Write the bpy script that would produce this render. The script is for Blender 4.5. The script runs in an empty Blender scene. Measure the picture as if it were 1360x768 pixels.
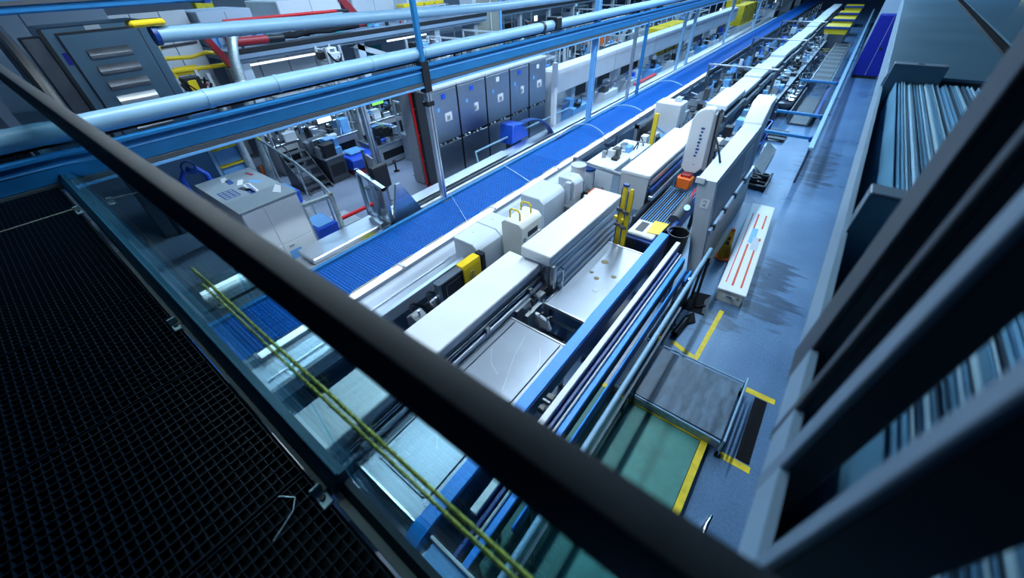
import bpy, bmesh, math, random
from mathutils import Vector, Matrix

# ------------------------------------------------------------------ camera, world, light, exposure
sc = bpy.context.scene
COL = sc.collection
sc.view_settings.view_transform = 'Standard'
sc.view_settings.look = 'None'
sc.view_settings.exposure = 0.12
sc.view_settings.gamma = 1.0
sc.view_settings.use_curve_mapping = False

PITCH, YAW, ROLL = math.radians(40.62), math.radians(-39.19), math.radians(-2.42)
_f = Vector((math.sin(YAW) * math.cos(PITCH), math.cos(YAW) * math.cos(PITCH), -math.sin(PITCH)))
_r = Vector((math.cos(YAW), -math.sin(YAW), 0))
_u = _r.cross(_f)
_R = math.cos(ROLL) * _r + math.sin(ROLL) * _u
_U = -math.sin(ROLL) * _r + math.cos(ROLL) * _u
cam_data = bpy.data.cameras.new('camera')
cam_data.sensor_width = 36.0
cam_data.lens = 36.0 * 498.15 / 1360.0
cam_data.clip_start = 0.02
cam_data.clip_end = 300
cam_data.dof.use_dof = True
cam_data.dof.focus_distance = 7.0
cam_data.dof.aperture_fstop = 1.6
cam = bpy.data.objects.new('camera', cam_data)
COL.objects.link(cam)
m3 = Matrix((_R, _U, -_f)).transposed()
cam.matrix_world = Matrix.Translation((0, 0, 5.0)) @ m3.to_4x4()
sc.camera = cam

world = bpy.data.worlds.new('world')
sc.world = world
world.use_nodes = True
world.node_tree.nodes['Background'].inputs[0].default_value = (0.03, 0.15, 0.42, 1)
world.node_tree.nodes['Background'].inputs[1].default_value = 0.06

def hall_light(name, x, y, z, lx, ly, watts, color=(0.60, 0.80, 1.0)):
    l = bpy.data.lights.new(name, 'AREA')
    l.shape = 'RECTANGLE'
    l.size = lx
    l.size_y = ly
    l.energy = watts
    l.color = color
    o = bpy.data.objects.new(name, l)
    o.location = (x, y, z)
    COL.objects.link(o)
    return o

ROWS = [(-5.4, 1.9, 3.2, 230, (0.72, 0.88, 1.0)), (-3.2, 7.7, 10.0, 740, (0.72, 0.88, 1.0)), (-5.0, 15.5, 5.0, 380, (0.62, 0.82, 1.0)), (-3.0, 33.0, 37.0, 1900, (0.38, 0.68, 1.0)),
        (-11.5, 10.0, 9.0, 760, (0.50, 0.73, 1.0)), (-9.5, 32.0, 34.0, 1500, (0.42, 0.70, 1.0)),
        (-19.0, 27.0, 44.0, 1300, (0.40, 0.69, 1.0)), (-0.3, 24.0, 30.0, 760, (0.36, 0.66, 1.0))]
for _x, _y, _l, _w, _c in ROWS:
    hall_light('hall_tube_light', _x, _y, 7.55, 0.30, _l, _w, _c)

# ------------------------------------------------------------------ materials
MATS = {}
def mat(name, color, rough=0.5, metal=0.0, var=0.0, vscale=6.0, bump=0.0, bscale=60.0, stretch=None, emit=None, spec=0.5):
    m = bpy.data.materials.new(name)
    m.use_nodes = True
    nt = m.node_tree
    b = nt.nodes['Principled BSDF']
    b.inputs['Base Color'].default_value = (*color, 1)
    b.inputs['Roughness'].default_value = rough
    b.inputs['Metallic'].default_value = metal
    b.inputs['Specular IOR Level'].default_value = spec
    if emit:
        b.inputs['Emission Color'].default_value = (*emit[0], 1)
        b.inputs['Emission Strength'].default_value = emit[1]
    if var or bump:
        tc = nt.nodes.new('ShaderNodeTexCoord')
        mp = nt.nodes.new('ShaderNodeMapping')
        if stretch:
            mp.inputs['Scale'].default_value = stretch
        nt.links.new(tc.outputs['Object'], mp.inputs['Vector'])
    if var:
        n = nt.nodes.new('ShaderNodeTexNoise')
        n.inputs['Scale'].default_value = vscale
        n.inputs['Detail'].default_value = 6
        nt.links.new(mp.outputs[0], n.inputs['Vector'])
        r = nt.nodes.new('ShaderNodeMapRange')
        r.inputs['From Min'].default_value = 0.3
        r.inputs['From Max'].default_value = 0.7
        r.inputs['To Min'].default_value = 1 - var
        r.inputs['To Max'].default_value = 1 + var * 0.6
        nt.links.new(n.outputs['Fac'], r.inputs['Value'])
        mx = nt.nodes.new('ShaderNodeVectorMath')
        mx.operation = 'SCALE'
        mx.inputs[0].default_value = color
        nt.links.new(r.outputs[0], mx.inputs['Scale'])
        nt.links.new(mx.outputs[0], b.inputs['Base Color'])
        r2 = nt.nodes.new('ShaderNodeMapRange')
        r2.inputs['From Min'].default_value = 0.3
        r2.inputs['From Max'].default_value = 0.7
        r2.inputs['To Min'].default_value = max(0.04, rough - 0.3 * var)
        r2.inputs['To Max'].default_value = min(1, rough + 0.3 * var)
        nt.links.new(n.outputs['Fac'], r2.inputs['Value'])
        nt.links.new(r2.outputs[0], b.inputs['Roughness'])
    if bump:
        n2 = nt.nodes.new('ShaderNodeTexNoise')
        n2.inputs['Scale'].default_value = bscale
        n2.inputs['Detail'].default_value = 3
        nt.links.new(mp.outputs[0], n2.inputs['Vector'])
        bp = nt.nodes.new('ShaderNodeBump')
        bp.inputs['Strength'].default_value = bump
        bp.inputs['Distance'].default_value = 0.01
        nt.links.new(n2.outputs['Fac'], bp.inputs['Height'])
        nt.links.new(bp.outputs[0], b.inputs['Normal'])
    MATS[name] = m
    return m

mat('white_paint', (0.70, 0.74, 0.78), 0.42, var=0.05, vscale=2)
mat('cream_paint', (0.72, 0.74, 0.70), 0.45, var=0.06, vscale=3)
mat('pale_grey', (0.50, 0.54, 0.58), 0.45, var=0.08, vscale=3)
mat('mid_grey', (0.26, 0.29, 0.33), 0.45, var=0.1, vscale=3)
mat('dark_grey', (0.07, 0.08, 0.095), 0.45, var=0.1)
mat('black_plastic', (0.010, 0.012, 0.016), 0.45)
mat('black_rubber', (0.006, 0.007, 0.010), 0.7, bump=0.2, spec=0.15)
mat('trolley_deck', (0.085, 0.14, 0.21), 0.5, var=0.55, vscale=7, stretch=(1.5, 0.5, 1))
mat('steel', (0.62, 0.66, 0.70), 0.30, 1.0, var=0.10, vscale=4, stretch=(6, 0.4, 6))
mat('steel_bright', (0.74, 0.78, 0.83), 0.34, 1.0, var=0.06, vscale=4, stretch=(5, 0.3, 5))
mat('steel_brushed', (0.42, 0.48, 0.54), 0.38, 1.0, var=0.06, vscale=3)
mat('steel_blue_cast', (0.17, 0.29, 0.39), 0.34, 0.9, var=0.06, vscale=2)  # plain stainless with the blue cast of the surroundings put into its colour
mat('steel_tray', (0.29, 0.34, 0.41), 0.33, 0.45, var=0.10, vscale=1.6)
mat('steel_dark', (0.16, 0.18, 0.21), 0.35, 0.9, var=0.1)
mat('galvanised', (0.42, 0.50, 0.53), 0.45, 0.6, var=0.25, vscale=14)
mat('housing_paint', (0.50, 0.565, 0.64), 0.42, var=0.05, vscale=2)
mat('satin_alu', (0.38, 0.45, 0.54), 0.36, 0.5, var=0.08, vscale=3, stretch=(4, 0.3, 4))
mat('chrome', (0.85, 0.88, 0.92), 0.08, 1.0)
mat('beam_blue', (0.015, 0.17, 0.42), 0.45, 0.1, var=0.1)
mat('rail_blue', (0.001, 0.27, 0.86), 0.40, 0.0, var=0.06)
mat('rail_navy', (0.003, 0.045, 0.24), 0.4)
mat('locker_blue', (0.008, 0.016, 0.30), 0.35, var=0.06)
mat('tote_blue', (0.012, 0.09, 0.62), 0.4)
mat('light_blue', (0.16, 0.42, 0.80), 0.4, var=0.08)
mat('pipe_white', (0.23, 0.41, 0.57), 0.35, var=0.05)
mat('yellow', (0.80, 0.56, 0.012), 0.42, var=0.06)
mat('tape_yellow', (0.72, 0.56, 0.02), 0.55, var=0.22, vscale=9)
mat('orange', (0.90, 0.16, 0.01), 0.45, var=0.05)
mat('cone_amber', (0.92, 0.44, 0.008), 0.4, var=0.1)
mat('red', (0.72, 0.012, 0.016), 0.38)
mat('dark_red', (0.34, 0.02, 0.03), 0.4)
mat('green_floor', (0.055, 0.235, 0.215), 0.55, var=0.2, vscale=5, bump=0.15, bscale=90)
mat('pale_epoxy', (0.27, 0.31, 0.40), 0.34, var=0.12, vscale=0.8)
mat('cabinet_top', (0.27, 0.33, 0.37), 0.35, var=0.08, vscale=3)
mat('teal', (0.03, 0.42, 0.42), 0.5)
mat('wall_white', (0.48, 0.57, 0.68), 0.6, var=0.05, vscale=0.6)
mat('wall_grey', (0.20, 0.28, 0.38), 0.6, var=0.06, vscale=0.6)
mat('beige_panel', (0.30, 0.29, 0.24), 0.55, var=0.1)
mat('rail_dark', (0.023, 0.033, 0.042), 0.55, var=0.12, vscale=30, spec=0.25)
mat('kick_blue', (0.020, 0.070, 0.105), 0.35, 0.2, var=0.12)
mat('kick_brown', (0.085, 0.08, 0.075), 0.55, var=0.15)
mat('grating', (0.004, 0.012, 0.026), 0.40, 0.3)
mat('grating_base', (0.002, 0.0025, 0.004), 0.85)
mat('seam', (0.17, 0.15, 0.125), 0.6)
mat('rack_dark', (0.018, 0.032, 0.048), 0.5, var=0.1)
mat('rack_pale', (0.13, 0.205, 0.29), 0.4, 0.1, var=0.08)
mat('ledge', (0.07, 0.16, 0.24), 0.30, 0.2, var=0.06, vscale=1.5, bump=0.02, bscale=220)
mat('band_blue', (0.22, 0.35, 0.47), 0.4, 0.1, var=0.06)
mat('sheet', (0.16, 0.42, 0.66), 0.4, 0.15, var=0.15, vscale=3)
mat('sheet_pale', (0.45, 0.74, 0.92), 0.35, 0.15)
mat('sheet_dark', (0.03, 0.07, 0.12), 0.5)
mat('paper', (0.80, 0.82, 0.84), 0.6)
mat('ink_blue', (0.02, 0.08, 0.28), 0.6)
mat('ink_dark', (0.03, 0.035, 0.05), 0.6)
mat('ink_red', (0.62, 0.07, 0.015), 0.6)
mat('screen_blue', (0.02, 0.2, 0.5), 0.3, emit=((0.25, 0.65, 1.0), 1.3))
mat('screen_white', (0.3, 0.5, 0.5), 0.3, emit=((0.75, 1.0, 0.92), 1.6))
mat('screen_green', (0.1, 0.4, 0.05), 0.3, emit=((0.25, 0.9, 0.1), 1.2))
mat('tube_glow', (0.9, 0.95, 1.0), 0.4, emit=((0.86, 0.94, 1.0), 1.4))
mat('lamp_glow', (0.9, 0.95, 1.0), 0.4, emit=((0.62, 0.82, 1.0), 6.0))
mat('brown_stain', (0.22, 0.19, 0.12), 0.8)
mat('strap', (0.62, 0.58, 0.09), 0.7, var=0.5, vscale=60)

def belt_material():
    m = mat('belt_blue', (0.006, 0.11, 0.52), 0.62, spec=0.25)
    nt = m.node_tree
    b = nt.nodes['Principled BSDF']
    tc = nt.nodes.new('ShaderNodeTexCoord')
    br = nt.nodes.new('ShaderNodeTexBrick')
    br.inputs['Scale'].default_value = 1.0
    br.inputs['Brick Width'].default_value = 0.075
    br.inputs['Row Height'].default_value = 0.05
    br.inputs['Mortar Size'].default_value = 0.006
    br.inputs['Color1'].default_value = (0.001, 0.125, 0.50, 1)
    br.inputs['Color2'].default_value = (0.001, 0.10, 0.42, 1)
    br.inputs['Mortar'].default_value = (0.001, 0.03, 0.14, 1)
    nt.links.new(tc.outputs['Object'], br.inputs['Vector'])
    nt.links.new(br.outputs['Color'], b.inputs['Base Color'])
belt_material()

def floor_material():
    m = mat('epoxy_floor', (0.2, 0.27, 0.4), 0.36)
    nt = m.node_tree
    b = nt.nodes['Principled BSDF']
    tc = nt.nodes.new('ShaderNodeTexCoord')
    n1 = nt.nodes.new('ShaderNodeTexNoise'); n1.inputs['Scale'].default_value = 0.7; n1.inputs['Detail'].default_value = 8
    n2 = nt.nodes.new('ShaderNodeTexNoise'); n2.inputs['Scale'].default_value = 30; n2.inputs['Detail'].default_value = 4
    n3 = nt.nodes.new('ShaderNodeTexNoise'); n3.inputs['Scale'].default_value = 2.6; n3.inputs['Detail'].default_value = 7
    mp = nt.nodes.new('ShaderNodeMapping'); mp.inputs['Scale'].default_value = (0.6, 2.2, 1)
    for n in (n1, n2):
        nt.links.new(tc.outputs['Object'], n.inputs['Vector'])
    nt.links.new(tc.outputs['Object'], mp.inputs['Vector'])
    nt.links.new(mp.outputs[0], n3.inputs['Vector'])
    cr = nt.nodes.new('ShaderNodeValToRGB')
    cr.color_ramp.elements[0].position = 0.3; cr.color_ramp.elements[0].color = (0.082, 0.165, 0.30, 1)
    cr.color_ramp.elements[1].position = 0.7; cr.color_ramp.elements[1].color = (0.140, 0.260, 0.44, 1)
    nt.links.new(n1.outputs['Fac'], cr.inputs['Fac'])
    # dark worn patches left by trucks in the aisle: ragged blobs around a few places
    prev = None
    for (cx, cy, rx, ry) in ((0.50, 8.0, 0.55, 1.0), (0.45, 6.9, 0.8, 0.9), (0.45, 14.5, 0.7, 2.6), (-0.1, 6.1, 0.5, 0.5)):
        sub = nt.nodes.new('ShaderNodeVectorMath'); sub.operation = 'SUBTRACT'; sub.inputs[1].default_value = (cx, cy, 0)
        nt.links.new(tc.outputs['Object'], sub.inputs[0])
        mul = nt.nodes.new('ShaderNodeVectorMath'); mul.operation = 'MULTIPLY'; mul.inputs[1].default_value = (1 / rx, 1 / ry, 0)
        nt.links.new(sub.outputs[0], mul.inputs[0])
        ln = nt.nodes.new('ShaderNodeVectorMath'); ln.operation = 'LENGTH'
        nt.links.new(mul.outputs[0], ln.inputs[0])
        mr = nt.nodes.new('ShaderNodeMapRange'); mr.inputs['From Min'].default_value = 0.3; mr.inputs['From Max'].default_value = 1.15
        mr.inputs['To Min'].default_value = 0.34; mr.inputs['To Max'].default_value = 0.0
        nt.links.new(ln.outputs['Value'], mr.inputs['Value'])
        if prev is None:
            prev = mr.outputs[0]
        else:
            mxn = nt.nodes.new('ShaderNodeMath'); mxn.operation = 'MAXIMUM'
            nt.links.new(prev, mxn.inputs[0]); nt.links.new(mr.outputs[0], mxn.inputs[1]); prev = mxn.outputs[0]
    add = nt.nodes.new('ShaderNodeMath'); add.operation = 'ADD'
    nt.links.new(prev, add.inputs[0]); nt.links.new(n3.outputs['Fac'], add.inputs[1])
    th = nt.nodes.new('ShaderNodeMapRange'); th.inputs['From Min'].default_value = 0.66; th.inputs['From Max'].default_value = 0.80
    nt.links.new(add.outputs[0], th.inputs['Value'])
    mix = nt.nodes.new('ShaderNodeMix'); mix.data_type = 'RGBA'
    nt.links.new(th.outputs[0], mix.inputs[0]); nt.links.new(cr.outputs[0], mix.inputs[6])
    mix.inputs[7].default_value = (0.06, 0.10, 0.17, 1)
    sp = nt.nodes.new('ShaderNodeMapRange'); sp.inputs['From Min'].default_value = 0.28; sp.inputs['From Max'].default_value = 0.72
    sp.inputs['To Min'].default_value = 0.82; sp.inputs['To Max'].default_value = 1.12
    nt.links.new(n2.outputs['Fac'], sp.inputs['Value'])
    sc_ = nt.nodes.new('ShaderNodeVectorMath'); sc_.operation = 'SCALE'
    nt.links.new(mix.outputs[2], sc_.inputs[0]); nt.links.new(sp.outputs[0], sc_.inputs['Scale'])
    nt.links.new(sc_.outputs[0], b.inputs['Base Color'])
    rr = nt.nodes.new('ShaderNodeMapRange'); rr.inputs['To Min'].default_value = 0.22; rr.inputs['To Max'].default_value = 0.36
    nt.links.new(n1.outputs['Fac'], rr.inputs['Value']); nt.links.new(rr.outputs[0], b.inputs['Roughness'])
floor_material()

def glass_material(name, tint, refl=1.0):
    m = bpy.data.materials.new(name); m.use_nodes = True
    nt = m.node_tree; nt.nodes.clear()
    out = nt.nodes.new('ShaderNodeOutputMaterial')
    tr = nt.nodes.new('ShaderNodeBsdfTransparent'); tr.inputs[0].default_value = (*tint, 1)
    gl = nt.nodes.new('ShaderNodeBsdfGlossy'); gl.inputs['Roughness'].default_value = 0.02
    gl.inputs['Color'].default_value = (refl, refl, refl, 1)
    lw = nt.nodes.new('ShaderNodeLayerWeight'); lw.inputs['Blend'].default_value = 0.5
    pw = nt.nodes.new('ShaderNodeMath'); pw.operation = 'POWER'; pw.inputs[1].default_value = 5.0
    ma = nt.nodes.new('ShaderNodeMath'); ma.operation = 'MULTIPLY_ADD'; ma.inputs[1].default_value = 0.55; ma.inputs[2].default_value = 0.035
    mx = nt.nodes.new('ShaderNodeMixShader')
    nt.links.new(lw.outputs['Facing'], pw.inputs[0]); nt.links.new(pw.outputs[0], ma.inputs[0])
    nt.links.new(ma.outputs[0], mx.inputs[0]); nt.links.new(tr.outputs[0], mx.inputs[1]); nt.links.new(gl.outputs[0], mx.inputs[2])
    nt.links.new(mx.outputs[0], out.inputs[0])
    MATS[name] = m
glass_material('rail_glass', (0.76, 0.95, 0.985))
glass_material('guard_glass', (0.80, 0.86, 0.88))

# ------------------------------------------------------------------ shapes: each returns (verts, faces)
def box(x0, x1, y0, y1, z0, z1, bev=0.0, seg=1):
    if x1 < x0: x0, x1 = x1, x0
    if y1 < y0: y0, y1 = y1, y0
    if z1 < z0: z0, z1 = z1, z0
    v = [(x0, y0, z0), (x1, y0, z0), (x1, y1, z0), (x0, y1, z0), (x0, y0, z1), (x1, y0, z1), (x1, y1, z1), (x0, y1, z1)]
    f = [(3, 2, 1, 0), (4, 5, 6, 7), (0, 1, 5, 4), (1, 2, 6, 5), (2, 3, 7, 6), (3, 0, 4, 7)]
    if bev <= 0:
        return v, f
    return bevelled(v, f, min(bev, 0.49 * min(x1 - x0, y1 - y0, z1 - z0)), seg)

def bevelled(v, f, bev, seg=1):
    bm = bmesh.new()
    vs = [bm.verts.new(c) for c in v]
    for q in f:
        bm.faces.new([vs[i] for i in q])
    bmesh.ops.bevel(bm, geom=bm.edges[:], offset=bev, segments=seg, profile=0.5, affect='EDGES', clamp_overlap=True)
    bm.verts.index_update()
    o = [tuple(x.co) for x in bm.verts], [tuple(x.index for x in q.verts) for q in bm.faces]
    bm.free()
    return o

def xform(s, M):
    return [tuple(M @ Vector(p)) for p in s[0]], s[1]
def shift(s, dx, dy, dz):
    return [(p[0] + dx, p[1] + dy, p[2] + dz) for p in s[0]], s[1]
def rotz(s, ang, c=(0, 0, 0)):
    M = Matrix.Translation(c) @ Matrix.Rotation(ang, 4, 'Z') @ Matrix.Translation((-c[0], -c[1], -c[2]))
    return xform(s, M)
def rot(s, ang, ax, c=(0, 0, 0)):
    M = Matrix.Translation(c) @ Matrix.Rotation(ang, 4, ax) @ Matrix.Translation((-c[0], -c[1], -c[2]))
    return xform(s, M)

def cyl(p0, p1, r, seg=12, r2=None):
    p0 = Vector(p0); p1 = Vector(p1); r2 = r if r2 is None else r2
    d = (p1 - p0).normalized()
    a = d.orthogonal().normalized(); b = d.cross(a)
    v = []
    for p, rr in ((p0, r), (p1, r2)):
        for i in range(seg):
            t = 2 * math.pi * i / seg
            v.append(tuple(p + rr * (math.cos(t) * a + math.sin(t) * b)))
    f = [(i, (i + 1) % seg, seg + (i + 1) % seg, seg + i) for i in range(seg)]
    f += [tuple(range(seg))[::-1], tuple(range(seg, 2 * seg))]
    return v, f

def tube(path, r, seg=8):
    P = [Vector(p) for p in path]
    v, f = [], []
    a = None
    for i, p in enumerate(P):
        d = (P[min(i + 1, len(P) - 1)] - P[max(i - 1, 0)]).normalized()
        if a is None:
            a = d.orthogonal().normalized()
        a = (a - d * a.dot(d)).normalized()
        b = d.cross(a)
        for k in range(seg):
            t = 2 * math.pi * k / seg
            v.append(tuple(p + r * (math.cos(t) * a + math.sin(t) * b)))
    for i in range(len(P) - 1):
        for k in range(seg):
            k2 = (k + 1) % seg
            f.append((i * seg + k, i * seg + k2, (i + 1) * seg + k2, (i + 1) * seg + k))
    f += [tuple(range(seg))[::-1], tuple(range((len(P) - 1) * seg, len(P) * seg))]
    return v, f

def arc(p0, p1, p2, n=10):
    p0, p1, p2 = Vector(p0), Vector(p1), Vector(p2)
    return [tuple((1 - t) ** 2 * p0 + 2 * t * (1 - t) * p1 + t * t * p2) for t in [i / n for i in range(n + 1)]]

def prism(poly, axis, a0, a1, bev=0.0):
    """extrude a 2d polygon along an axis: 'x' takes (y,z), 'y' takes (x,z), 'z' takes (x,y)"""
    def pt(p, a):
        return (a, p[0], p[1]) if axis == 'x' else (p[0], a, p[1]) if axis == 'y' else (p[0], p[1], a)
    n = len(poly)
    v = [pt(p, a0) for p in poly] + [pt(p, a1) for p in poly]
    f = [(i, (i + 1) % n, n + (i + 1) % n, n + i) for i in range(n)] + [tuple(range(n))[::-1], tuple(range(n, 2 * n))]
    if bev:
        return bevelled(v, f, bev)
    return v, f

def lathe(profile, c, seg=20):
    v, f = [], []
    n = len(profile)
    for i in range(seg):
        t = 2 * math.pi * i / seg
        for r, z in profile:
            v.append((c[0] + r * math.cos(t), c[1] + r * math.sin(t), c[2] + z))
    for i in range(seg):
        j = (i + 1) % seg
        for k in range(n - 1):
            f.append((i * n + k, j * n + k, j * n + k + 1, i * n + k + 1))
    f.append(tuple(i * n for i in range(seg))[::-1])
    f.append(tuple(i * n + n - 1 for i in range(seg)))
    return v, f

# ------------------------------------------------------------------ objects
ORG = {}
def mesh_of(name, shapes, material, off=(0, 0, 0), smooth=True):
    v, f = [], []
    for sv, sf in shapes:
        o = len(v)
        v += [(p[0] - off[0], p[1] - off[1], p[2] - off[2]) for p in sv]
        f += [tuple(i + o for i in q) for q in sf]
    me = bpy.data.meshes.new(name)
    me.from_pydata(v, [], f)
    bm = bmesh.new(); bm.from_mesh(me); bmesh.ops.recalc_face_normals(bm, faces=bm.faces); bm.to_mesh(me); bm.free()
    if smooth:
        me.polygons.foreach_set('use_smooth', [True] * len(me.polygons))
        me.set_sharp_from_angle(angle=math.radians(35))
    me.materials.append(MATS[material])
    return me

def tag(o, label=None, cat=None, group=None, kind=None):
    if label: o['label'] = label
    if cat: o['category'] = cat
    if group: o['group'] = group
    if kind: o['kind'] = kind
    return o

def thing(name, label, cat, loc, group=None):
    o = bpy.data.objects.new(name, None)
    o.empty_display_size = 0.05
    o.location = loc
    COL.objects.link(o)
    ORG[o] = tuple(loc)
    return tag(o, label, cat, group)

def part(name, parent, material, *shapes, label=None, kind=None, smooth=True):
    off = ORG[parent]
    o = bpy.data.objects.new(name, mesh_of(name, shapes, material, off, smooth))
    COL.objects.link(o)
    o.parent = parent
    ORG[o] = off
    return tag(o, label=label, kind=kind)

def solo(name, label, cat, material, *shapes, group=None, smooth=True, loc=None):
    """a thing that is one mesh, with its origin at the base"""
    if loc is None:
        xs = [p for s in shapes for p in s[0]]
        loc = ((min(p[0] for p in xs) + max(p[0] for p in xs)) / 2, (min(p[1] for p in xs) + max(p[1] for p in xs)) / 2, min(p[2] for p in xs))
    o = bpy.data.objects.new(name, mesh_of(name, shapes, material, loc, smooth))
    o.location = loc
    COL.objects.link(o)
    ORG[o] = tuple(loc)
    return tag(o, label, cat, group)

def struct(name, material, *shapes, smooth=True):
    o = bpy.data.objects.new(name, mesh_of(name, shapes, material, (0, 0, 0), smooth))
    COL.objects.link(o)
    ORG[o] = (0, 0, 0)
    return tag(o, kind='structure')

def copy_tree(o, parent=None, loc=None, label=None):
    c = o.copy()
    COL.objects.link(c)
    c.parent = parent
    if loc is not None:
        c.location = loc
        ORG[c] = tuple(loc)
    if label: c['label'] = label
    for ch in list(o.children):
        copy_tree(ch, c)
    return c

def text_mesh(name, body, size, parent, material, M, thick=0.001):
    cu = bpy.data.curves.new(name, 'FONT')
    cu.body = body; cu.size = size; cu.extrude = thick
    cu.align_x = 'CENTER'; cu.align_y = 'CENTER'
    tmp = bpy.data.objects.new(name, cu)
    COL.objects.link(tmp)
    me = bpy.data.meshes.new_from_object(tmp.evaluated_get(bpy.context.evaluated_depsgraph_get()))
    COL.objects.unlink(tmp); bpy.data.objects.remove(tmp)
    me.transform(Matrix.Translation([-c for c in ORG[parent]]) @ M)
    me.materials.clear(); me.materials.append(MATS[material])
    o = bpy.data.objects.new(name, me)
    COL.objects.link(o); o.parent = parent; ORG[o] = ORG[parent]
    return o

def basis(origin, xd, yd):
    xd = Vector(xd).normalized(); yd = Vector(yd).normalized(); zd = xd.cross(yd)
    return Matrix.Translation(origin) @ Matrix((xd, yd, zd)).transposed().to_4x4()

ORD = ['first', 'second', 'third', 'fourth', 'fifth', 'sixth', 'seventh', 'eighth', 'ninth', 'tenth', 'eleventh', 'twelfth',
       'thirteenth', 'fourteenth', 'fifteenth', 'sixteenth', 'seventeenth', 'eighteenth', 'nineteenth', 'twentieth']
rnd = random.Random(7)

# ================================================================== the setting
floor = struct('floor', 'epoxy_floor', box(-34, 5, -4, 84, -0.2, 0.0))
struct('floor_left_bay', 'pale_epoxy', box(-33.9, -7.3, -3.9, 83.9, 0.0, 0.003))
struct('wall_left', 'wall_white', box(-34.2, -34, -4, 84, 0, 9))
struct('wall_back', 'wall_grey', box(-34, 5, 84, 84.2, 0, 9))
# raised green working platform under the near end of the line
green = struct('floor_green_platform', 'green_floor', box(-1.35, 0.36, -0.6, 3.42, 0.0, 0.10, 0.01))
part('edge_tape', green, 'tape_yellow', box(0.362, 0.445, -0.6, 3.50, 0.0, 0.106))
part('edge_tape', green, 'tape_yellow', box(-1.35, 0.360, 3.421, 3.50, 0.0, 0.106))
# floor tape
def tape(lbl, *shapes):
    return solo('floor_tape', lbl, 'tape', 'tape_yellow', *shapes, smooth=False)
tape('worn yellow L-shaped tape corner on the floor behind the flat trolley',
     prism([(-0.60, 4.99), (-0.22, 4.84), (-0.10, 4.84), (-0.06, 6.30), (-0.14, 6.30), (-0.17, 4.93), (-0.57, 5.07)], 'z', 0.001, 0.004))
tape('short yellow tape strip across the far end of the ribbed black mat', box(0.64, 1.05, 4.68, 4.78, 0.001, 0.004))
tape('short yellow tape strip across the near end of the ribbed black mat', box(0.62, 0.99, 3.40, 3.50, 0.001, 0.004))
mt = thing('ribbed_mat', 'narrow black ribbed mat strip on the blue floor beside the flat trolley', 'mat', (0.87, 4.1, 0))
part('mat_base', mt, 'black_rubber', box(0.80, 0.96, 3.52, 4.66, 0.001, 0.008))
for i in range(7):
    part('rib', mt, 'black_rubber', box(0.805 + i * 0.0225, 0.817 + i * 0.0225, 3.53, 4.65, 0.008, 0.016))

# ---------------- gangway the camera stands on
ZG = 3.40
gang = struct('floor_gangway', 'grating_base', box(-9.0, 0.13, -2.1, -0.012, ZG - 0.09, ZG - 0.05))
def grating_shapes(w, d):
    s = []
    n = int(w / 0.046)
    for i in range(n + 1):
        x = i * w / n
        s.append(box(x - 0.0018, x + 0.0018, 0, d, -0.03, 0.0))
    n = int(d / 0.034)
    for j in range(n + 1):
        y = j * d / n
        s.append(box(0, w, y - 0.0012, y + 0.0012, -0.026, -0.003))
    return s
gm = None
for i in range(9):
    for j in range(2):
        x0 = -5.25 + (i - 4) * 1.02 + 0.01
        y0 = -1.96 + j * 0.975
        if x0 + 1.0 > 0.16: continue
        if gm is None:
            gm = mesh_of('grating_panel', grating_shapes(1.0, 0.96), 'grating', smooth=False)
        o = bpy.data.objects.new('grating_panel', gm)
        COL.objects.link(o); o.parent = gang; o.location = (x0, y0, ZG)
part('seam_strip', gang, 'seam', box(-5.258, -5.242, -2.05, -0.015, ZG - 0.02, ZG + 0.006))
part('grating_clip', gang, 'galvanised', tube([(-1.16, -0.13, ZG + .003), (-1.10, -0.09, ZG + .006), (-1.06, -0.12, ZG + .004), (-1.02, -0.22, ZG + .003)], 0.003, 6))

rl = thing('guard_railing', 'dark handrail with glass panels along the gangway in the foreground', 'railing', (-3, 0.06, ZG))
part('handrail', rl, 'rail_dark', box(-7.6, 1.6, 0.130, 0.173, 4.528, 4.650, 0.006, 2))
part('base_channel', rl, 'kick_blue',
     prism([(0.012, ZG - 0.06), (0.012, ZG + 0.02), (0.034, ZG + 0.055), (0.065, ZG + 0.085), (0.092, ZG + 0.085), (0.092, ZG - 0.06)], 'x', -9.0, -0.985))
part('base_ridge', rl, 'kick_blue', box(-9.0, -0.985, 0.052, 0.066, ZG + 0.080, ZG + 0.100, 0.004))
part('base_channel', rl, 'rail_dark',
     prism([(0.034, ZG - 0.10), (0.034, ZG + 0.00), (0.060, ZG + 0.03), (0.086, ZG + 0.03), (0.086, ZG - 0.10)], 'x', -0.975, 0.14))
part('kick_plate', rl, 'kick_brown', box(-3.95, -2.62, -0.010, 0.012, ZG - 0.05, ZG + 0.012, 0.002))
part('kick_plate', rl, 'kick_brown', box(-2.60, -1.02, -0.008, 0.012, ZG - 0.05, ZG + 0.016, 0.002))
part('kick_plate', rl, 'kick_brown', box(-0.95, 0.14, 0.000, 0.034, ZG - 0.08, ZG + 0.000, 0.002))
for x in (-0.99, -2.61, -5.1):
    b_ = part('corner_bracket', rl, 'galvanised', box(x - 0.06, x + 0.03, -0.045, 0.00, ZG - 0.004, ZG + 0.010, 0.003), box(x - 0.06, x - 0.05, -0.045, 0.0, ZG, ZG + 0.05, 0.003))
    part('bolt_head', b_, 'black_plastic', cyl((x - 0.015, -0.022, ZG + .010), (x - 0.015, -0.022, ZG + .018), 0.012, 8))
for x in (-6.4, -4.2, -2.3, -0.97):
    part('glass_clamp', rl, 'galvanised', box(x - 0.03, x + 0.03, 0.086, 0.094, ZG - 0.10, ZG - 0.03, 0.002))
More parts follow.
